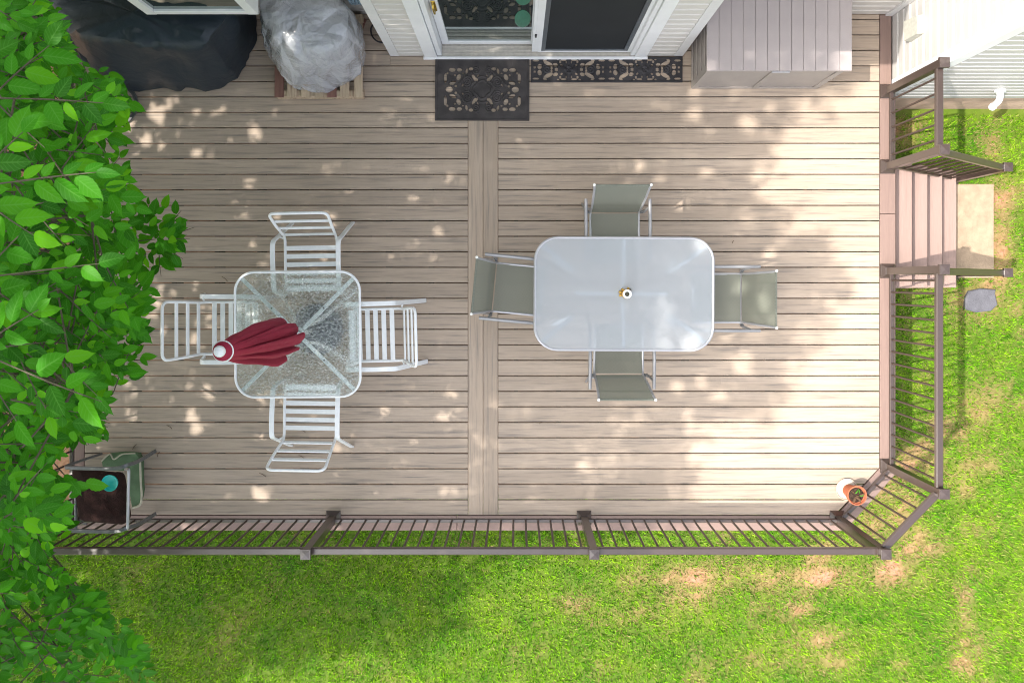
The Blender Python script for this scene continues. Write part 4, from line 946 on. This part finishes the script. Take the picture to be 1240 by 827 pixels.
tag(wr, 'bulky bundle wrapped in crinkled clear plastic on the wooden pallet', 'wrapped bundle')
# clutter behind the bundle
for i, (px_, py_, an, ln, lab) in enumerate(((405, 26, .15, .45, 'short weathered timber lying behind the plastic bundle near the wall'), (428, 36, 1.2, .32, 'short reddish timber standing upright-ish beside the plastic bundle'))):
    p = W(px_, py_, .16); o = MB().rect(-ln / 2, ln / 2, -.035, .035, 0, .03, .003).obj('timber_offcut', M['pallet_a'] if i == 0 else M['pallet_b'], loc=(p.x, p.y, .112 if i == 0 else .003), rot=(0, 0, an)); tag(o, lab if i == 0 else 'short reddish timber lying beside the plastic bundle and corner trim', 'timber')
cb_ = [Vector((-1.30 + .09 * math.cos(a * .7) + .01 * a, 2.30 + .10 * math.sin(a * .7), .012 + .006 * a)) for a in range(0, 22)]
o = MB().tube(smooth_path(cb_, 3), .008, 6).obj('cable', M['black_rubber'], smooth=True); tag(o, 'loose loops of black cable on the deck against the corner trim', 'cable')
gl = MB(); b0 = Vector((-1.39, WALL_Y - .07, .62))
gl.slab([(-.055, -.012), (.055, -.012), (.055, .012), (-.055, .012)], -.03, .06, .004)
for k in range(4): gl.tube(smooth_path([(-.042 + .028 * k, 0, -.03), (-.040 + .028 * k, -.012, -.08), (-.034 + .024 * k, -.004, -.13 - .012 * (k % 2))], 4), .0125, 8)
g = gl.obj('hanging_glove', M['blue_plastic'], loc=b0, smooth=False); tag(g, 'pale blue rubber glove hanging on the wall behind the plastic bundle', 'glove')
g = MB().tube([(-1.33, WALL_Y - .09, .55), (-1.19, WALL_Y - .16, .56)], .008, 8).obj('wall_hook', M['gutter'], house, smooth=True)
wp = W(33, 44, .35)
o = MB().rect(-.05, .05, -.05, .05, 0, 1.0, .006).obj('wooden_post', M['pallet_a'], loc=(-4.45, 2.2, ZG), rot=(R(-3), 0, .4)); o.scale = (1, 1, 1.4); tag(o, 'tan wooden post standing in the leaves left of the grill cover', 'post')

# ------------------------------------------------------------------ tree
tree = thing('leafy_tree', 'tall broadleaf tree overhanging the left side of the deck', 'tree', (0, 0, 0))
TB = Vector((-6.6, .4, ZG))
trunk_pts = smooth_path([TB + Vector((0, 0, -.1)), TB + Vector((.05, .05, 1.5)), TB + Vector((.2, -.05, 3.4)), TB + Vector((.4, 0, 5.4)), TB + Vector((.9, .1, 7.6)), TB + Vector((1.5, .1, 9.4))], 6)
MB().tube(trunk_pts, .24, 14, scale=[1.25 - 1.05 * i / (len(trunk_pts) - 1) for i in range(len(trunk_pts))], up=(1, 0, 0)).obj('trunk', M['bark'], tree, smooth=True)
LV, LF = leaf_mesh(1., .56, 10, .22, .12, .035); LF = [f for f in LF]
LV2, LF2 = leaf_mesh(1., .58, 4, .2, .1)
class Leaves:
    def __init__(s): s.items = []
    def add(s, pos, d, up, L_, rnd): s.items.append((pos, d, up, L_, rnd))
def frame(d, up):
    x = d.normalized(); z = (up - x * up.dot(x)); z = z.normalized() if z.length > 1e-4 else Vector((0, 0, 1)); y = z.cross(x); return x, y, z
def leaf_attrs(me, m, n):
    for nm, v_ in (('lat', np.tile([-1., 0., 1.], m // 3)), ('lon', np.repeat(np.linspace(0, 1, m // 3), 3))):
        a = me.attributes.new(nm, 'FLOAT', 'POINT'); a.data.foreach_set('value', np.tile(v_, n).astype(np.float32))
def bake(items, LVv, LFf, name, mat, parent):
    n = len(items); A = np.zeros((n, 3, 3)); T = np.zeros((n, 3)); S = np.zeros(n); Rn = np.zeros(n)
    for i, (p, d, up, L_, rn) in enumerate(items):
        x, y, z = frame(d, up); A[i, :, 0] = x; A[i, :, 1] = y; A[i, :, 2] = z; T[i] = p; S[i] = L_; Rn[i] = rn
    V = np.einsum('nij,vj->nvi', A, LVv) * S[:, None, None] + T[:, None, :]
    m = len(LVv); q = np.array(LFf); idx = (np.arange(n)[:, None, None] * m + q[None]).reshape(-1).astype(np.int32)
    me = bpy.data.meshes.new(name); me.vertices.add(n * m); me.vertices.foreach_set('co', V.astype(np.float32).ravel())
    me.loops.add(len(idx)); me.loops.foreach_set('vertex_index', idx); me.polygons.add(len(idx) // 4); me.polygons.foreach_set('loop_start', np.arange(0, len(idx), 4, dtype=np.int32))
    a = me.attributes.new('rnd', 'FLOAT', 'POINT'); a.data.foreach_set('value', np.repeat(Rn, m).astype(np.float32)); leaf_attrs(me, m, n)
    me.materials.append(mat); me.update(calc_edges=True); me.shade_smooth()
    o = bpy.data.objects.new(name, me); put(o, parent); return o
def rv(s=1.): return Vector((random.uniform(-s, s), random.uniform(-s, s), random.uniform(-s, s)))
# edge of the leaf mass as seen, row by row
EDGE = [(0, 62), (40, 78), (62, 82), (76, 104), (88, 132), (102, 160), (130, 160), (150, 148), (180, 155), (215, 163), (232, 163), (250, 148), (262, 138), (300, 135), (330, 150), (345, 186), (370, 180), (400, 168), (425, 184),
        (452, 178), (465, 130), (490, 126), (515, 138), (532, 128), (542, 98), (556, 62), (572, 66), (590, 110), (602, 86), (640, 84), (660, 64), (685, 62), (700, 92), (720, 124), (760, 146), (780, 180), (830, 190), (860, 190)]
def edge(py):
    for (a, xa), (b, xb) in zip(EDGE, EDGE[1:]):
        if a <= py <= b: return xa + (xb - xa) * (py - a) / (b - a)
    return EDGE[0][1] if py < 0 else EDGE[-1][1]
vis = Leaves(); twig_mb = MB()
def twig(lv, pos, d, L_, n, leafL, mb=None, base=None, flat=.35):
    d = d.normalized(); side = d.cross(Vector((0, 0, 1)))
    side = side.normalized() if side.length > .1 else Vector((1, 0, 0)); tone = random.random() * .25
    pts = [pos + d * L_ * t + Vector((0, 0, -.12 * L_ * t * t)) for t in (0, .35, .7, 1)]
    tip = pts[-1]; ok = mb is not None and (625 + tip.x * 949 / (CAM_H - tip.z) < edge(340 - tip.y * 949 / (CAM_H - tip.z)) - 2 or (base is None and L_ < .13))
    if ok: mb.tube(([base] if base is not None else []) + pts, .0026, 5, scale=([1.6] if base is not None else []) + [1.2, 1, .8, .4])
    for k in range(n):
        t = (k + .6) / n; p = pos + d * L_ * t + Vector((0, 0, -.12 * L_ * t * t)); s_ = 1 if k % 2 else -1
        ld = (d * random.uniform(.5, .9) + side * s_ * random.uniform(.6, 1.1) * (1 - .5 * t) + Vector((0, 0, random.uniform(-.5, .1)))) if k < n - 1 else d + rv(.2)
        up = Vector((0, 0, 1)) + rv(flat); l = leafL * random.uniform(.5, 1.2) * (1.05 - .25 * abs(t - .5))
        q = p + ld.normalized() * l * .12
        lv.add(q, ld, up, l, (tone + random.random() ** 1.6 * .9) % .999)
branches = []
ends = [(75, 20, 4.1), (120, 95, 3.6), (135, 120, 3.3), (120, 165, 3.9), (140, 225, 3.4), (110, 260, 4.3), (188, 290, 2.9), (165, 350, 3.4), (120, 390, 4.0), (160, 430, 3.2), (90, 470, 4.4), (112, 505, 3.8),
        (40, 560, 4.2), (92, 590, 2.6), (60, 640, 3.2), (85, 715, 2.7), (120, 765, 2.3), (160, 800, 2.1), (60, 790, 3.0), (120, 840, 2.4), (30, 330, 5.0), (40, 120, 4.9), (30, 450, 5.1), (20, 220, 5.1)]
for i, (px_, py_, z) in enumerate(ends):
    e = W(px_, py_, z); s0 = trunk_pts[min(len(trunk_pts) - 1, 9 + int(max(0, z - 2) * 3))].copy()
    mid = s0.lerp(e, .5) + Vector((random.uniform(-.3, .3), random.uniform(-.4, .4), -.12)); m2 = s0.lerp(e, .8) + Vector((0, random.uniform(-.18, .18), -.10))
    P = smooth_path([s0, mid, m2, e], 8); branches.append(P)
    MB().tube(P, .016, 7, scale=[1.2 - 1.08 * k / (len(P) - 1) for k in range(len(P))]).obj('branch', M['bark'], tree, smooth=True)
allb = [p for P in branches for p in P[8:]]
def mag(z): return 949 / (CAM_H - z)
def place_twig(px_, py_, z, out, n=None, leafL=None):
    n = n or random.randint(6, 10); leafL = leafL or random.uniform(.056, .090)
    pos = W(px_, py_, z); near = min(allb, key=lambda q: (q - pos).length_squared)
    L_ = .045 * n * random.uniform(.6, .9); back = pos - out.normalized() * L_ * .5
    base = near if (near - back).length < .45 else None
    twig(vis, back, out, L_, n, leafL, twig_mb, base)
for P in branches:                                        # leafy branch tips
    for k in range(len(P) - 12, len(P)):
        if k % 2 == 0 or k == len(P) - 1:
            d = (P[k] - P[k - 2]); 
            for s_ in (-1, 1) if k < len(P) - 1 else (0,):
                dd = d.normalized() + Vector((0, s_ * random.uniform(.5, 1.1), random.uniform(-.1, .3))) if s_ else d.normalized()
                pxk = 625 + P[k].x * mag(P[k].z); pyk = 340 - P[k].y * mag(P[k].z)
                if pxk + (18 if s_ else 0) > edge(pyk) and not (k > len(P) - 6 and P is branches[6]): continue
                twig(vis, P[k], dd, .25, random.randint(5, 8), .10, twig_mb)
for dd in ((1, .3, .1), (.9, -.5, .0), (.3, 1, .1), (.2, -1, 0), (1, .9, 0), (.5, 0, .4), (-.4, .9, .2)):
    twig(vis, branches[6][-1] + rv(.03), Vector(dd), .17, 6, .088, twig_mb)
for k in range(9):
    a = k * 2.4; twig(vis, branches[6][-1] + Vector((.09 * math.cos(a), .09 * math.sin(a), random.uniform(-.1, .05))), Vector((math.cos(a), math.sin(a), .1)), .12, 4, .098, twig_mb)
cnt = 0
for _ in range(5000):
    py_ = random.uniform(-20, 850); e = edge(py_)
    px_ = random.uniform(-25, e + 2)
    low = py_ > 640
    z = random.uniform(1.2, 3.2) if low else random.uniform(2.0, 4.7)
    pn = mnoise.noise(Vector((px_ / 55, py_ / 55, 3.)))
    if pn < (-.04 if not low else .06) - (.1 if px_ < 60 else 0): continue
    hl = .5 * .33 * mag(z)
    px2 = min(px_, e - hl * .75)
    if 236 < py_ < 330 and px_ > 110: continue
    out = Vector((random.uniform(.2, 1), random.uniform(-.8, .8), random.uniform(-.25, .3)))
    place_twig(px2, py_, z, out, leafL=random.uniform(.07, .1) if low else None); cnt += 1
    if cnt > 850: break
# the high crown: unseen leaves, traced back along the sun from the shade wanted on the deck
SHEDGE = [(-4.6, -4.2), (-4.2, -3.3), (-4.0, -2.3), (-3.6, -1.35), (-3.3, -1.0), (-3.0, -.75), (-2.7, .1), (-2.3, 1.0), (-2.0, 1.45), (-1.6, 1.6), (-1.23, 2.1), (-.92, 2.5), (-.7, 2.4), (-.08, 2.75), (.3, 2.65), (.7, 2.3), (1.08, 2.1), (1.46, 2.2), (1.8, 3.0), (2.4, 3.1), (4.0, 2.4)]
def shedge(y):
    for (a, xa), (b, xb) in zip(SHEDGE, SHEDGE[1:]):
        if a <= y <= b: return xa + (xb - xa) * (y - a) / (b - a) + (.22 if y > -1.4 else .05)
    return -9
high = Leaves(); SX, SY = .67, .12; nb_ = 0; hubs = []
for k in range(3200):                                     # extra low twigs out of view, added to deepen shade on the left deck
    p = Vector((random.uniform(-9.5, -3.2), random.uniform(-5, 4), random.uniform(2.2, 7.8)))
    if p.z < 7.4 and 625 + p.x * mag(p.z) > -50: continue
    if p.x + .67 * p.z > shedge(p.y + .12 * p.z) - .6: continue
    twig(high, p, Vector((random.uniform(-1, 1), random.uniform(-1, 1), random.uniform(-.3, .3))), .26, 7, .11, None, None, .5)
while nb_ < 10500:
    yd = random.uniform(-4.6, 3.6); ee = shedge(yd); xd = random.uniform(-6.2, 3.0)
    nz_ = mnoise.noise(Vector((xd * 1.1, yd * 1.1, .5))) * .45 + mnoise.noise(Vector((xd * 3, yd * 3, 2.5))) * .3
    m_ = ee + nz_ - xd - .12
    if m_ < 0: continue
    prob = min(1, .8 + m_ * .9)
    hole = mnoise.noise(Vector((xd * 2.2, yd * 2.2, 7.5)))
    if hole > .47 and random.random() < .45: continue
    if random.random() > prob: continue
    f = min(1, max(0, (xd + 5) / 8)); z = 3.6 + 4.4 * f + random.uniform(-1.0, 1.6)
    if z > 6.6 and z < 7.9: z += 1.0
    x = xd - SX * z; y = yd - SY * z
    if z < 7.4 and 625 + x * mag(z) > -60: z = random.uniform(8.0, 9.4); x = xd - SX * z; y = yd - SY * z
    d = Vector((random.uniform(-.4, 1), random.uniform(-1, 1), random.uniform(-.3, .3)))
    twig(high, Vector((x, y, z)), d, .26, random.randint(6, 9), random.uniform(.085, .12), None, None, .5); nb_ += 1
    if nb_ % 40 == 0: hubs.append(Vector((x, y, z)))
for k in range(420):  # more unseen twigs, added to keep the sun off the frosted table
    xd = random.uniform(-.6, 1.5); yd = random.uniform(-.85, .5); z = random.uniform(6.6, 9.2)
    if z < 7.9: z = min(z, 6.9)
    x = xd - SX * z
    if z < 7.4 and 625 + x * mag(z) > -60: z = 8.3; x = xd - SX * z
    twig(high, Vector((x, yd - SY * z, z)), Vector((random.uniform(-.4, 1), random.uniform(-1, 1), 0)), .26, 7, .11, None, None, .5)
for h in hubs[:70]:
    s0 = min(trunk_pts[12:], key=lambda q: (q - h).length_squared + (0 if q.z < h.z else 3)); 
    P = smooth_path([s0, s0.lerp(h, .5) + Vector((0, 0, .25)), h], 6)
    MB().tube(P, .045, 6, scale=[1.2 - 1.05 * k / (len(P) - 1) for k in range(len(P))]).obj('limb', M['bark'], tree, smooth=True)
# gaps cut in the canopy along the sun to shape the deck's light spots: photo x, y, radius
GAPS = [(190,140,14),(205,125,10),(225,150,8),(215,165,8),(235,135,7),(180,170,10),(200,182,8),(155,150,12),(240,185,6),(310,160,7),(205,215,6),(300,220,9),(170,222,6),(350,250,6),(400,265,10),(375,240,7),
 (305,300,6),(268,298,4),(200,350,9),(215,352,5),(190,365,10),(235,345,5),(245,385,9),(250,375,8),(235,410,12),(200,400,6),(300,345,8),(320,320,5),(230,465,8),(250,470,7),(255,480,6),(163,478,5),(160,505,9),
 (233,508,8),(238,520,8),(230,500,6),(155,465,5),(270,450,6),(315,480,7),(405,545,10),(408,575,7),(430,525,5),(465,500,7),(500,535,6),(545,475,9),(540,505,8),(310,595,6),(318,603,5),(535,595,6),(550,595,5),
 (470,180,10),(480,160,8),(560,165,10),(590,160,8),(545,210,9),(500,240,8),(530,280,8),(775,200,9),(840,140,10),(905,150,12),(800,215,8),(855,210,7),(825,250,8),(890,290,9),(930,310,10),(920,340,8),(960,350,12),
 (880,400,14),(900,440,14),(850,460,12),(820,470,8),(870,480,12),(850,545,14),(860,520,10),(690,150,6),(640,148,7),(455,70,8),(440,40,7),(600,55,8),(108,70,9),(125,40,7),(95,20,8),(150,30,8),(240,62,7),(200,45,6),(130,58,6)]
GP = np.array([((x - 625) / 130, (340 - y) / 130, q / 130) for x, y, q in GAPS])
def thin(items):
    P = np.array([it[0] + it[1].normalized() * it[3] * .5 for it in items]); X = P[:, 0] + SX * P[:, 2]; Y = P[:, 1] + SY * P[:, 2]; ok = np.ones(len(P), bool)
    for gx, gy, gr_ in GP:
        lim_ = gr_ * (.78 if gx < .5 else .62) + np.where(X < .8, .018, .034); an = random.uniform(0, 3.14); el = random.uniform(.6, 1.0); u_ = (X - gx) * math.cos(an) + (Y - gy) * math.sin(an); w_ = (Y - gy) * math.cos(an) - (X - gx) * math.sin(an)
        ok &= (u_ / 1.15) ** 2 + (w_ / el) ** 2 > lim_ ** 2
    return [it for it, k in zip(items, ok) if k]
high.items = thin(high.items); vis.items = thin(vis.items)
# nearest, largest leaves become single parts, the rest one mass
def score(it):
    p = it[0]; px_ = 625 + p.x * mag(p.z); py_ = 340 - p.y * mag(p.z)
    return -1 if not (0 < px_ < 1240 and 0 < py_ < 827) else it[3] * mag(p.z) * abs(frame(it[1], it[2])[2].z)
def keep_leaf(it):
    p = it[0] + it[1].normalized() * it[3] * .6; px_ = 625 + p.x * mag(p.z); py_ = 340 - p.y * mag(p.z)
    if 232 < py_ < 335 and 140 < px_ < 225: return True
    return px_ < edge(py_) + 4 + 30 * mnoise.noise(Vector((px_ / 26, py_ / 26, 1.7)))
vis.items = [it for it in vis.items if keep_leaf(it)]
order = sorted(range(len(vis.items)), key=lambda i: -score(vis.items[i]))
top300 = set(order[:300]); base_me = []
for k in range(6):
    fd = random.uniform(.1, .35); cu = random.uniform(.02, .25); a_, b_ = leaf_mesh(1., random.uniform(.5, .62), 12, fd, cu, .04); me = MB().add(a_.tolist(), b_).mesh('leaf', M['leaf'], True); leaf_attrs(me, len(a_), 1); base_me.append(me)
for i in top300:
    p, d, up, L_, rn = vis.items[i]; x, y, z = frame(d, up)
    mtx = Matrix(((x.x, y.x, z.x, p.x), (x.y, y.y, z.y, p.y), (x.z, y.z, z.z, p.z), (0, 0, 0, 1))) @ Matrix.Scale(L_, 4)
    o = bpy.data.objects.new('leaf', random.choice(base_me)); put(o, tree); o.matrix_local = mtx
o = bake([it for i, it in enumerate(vis.items) if i not in top300], LV, LF, 'foliage', M['leaf'], tree); o['kind'] = 'stuff'
o = bake(high.items, LV2, LF2, 'crown', M['leaf'], tree); o['kind'] = 'stuff'
o = twig_mb.obj('twigs', M['bark'], tree); o['kind'] = 'stuff'
print('leaves', len(vis.items), len(high.items), 'twigs', cnt)

# ------------------------------------------------------------------ bits fallen on the deck
for i, (px_, py_, a, l) in enumerate(((272, 338, -.7, .07), (367, 522, -.5, .05), (365, 553, -.5, .06), (318, 575, -.5, .07), (205, 517, -.6, .06), (192, 550, 1.2, .05), (655, 512, .5, .03), (888, 293, 1.1, .03), (163, 541, .9, .06))):
    p = W(px_, py_, .004); o = MB().tube(smooth_path([(-l / 2, 0, 0), (0, .006, .002), (l / 2, 0, 0)], 3), .0022, 5).obj('fallen_twig', M['drytwig'], loc=(p.x, p.y, .004), rot=(0, 0, a))
    tag(o, 'tiny dry twig lying on the boards ' + ('left of the top white chair', 'behind the lawn side white chair', 'under the back of the lawn side white chair', 'below the lawn side white chair', 'between the corner armchair and left white chair', 'just above the green pad', 'between centre boards and lower sling chair', 'above the right sling chair', 'touching the top of the green pad')[i], 'twig', 'dry twigs fallen on the deck')
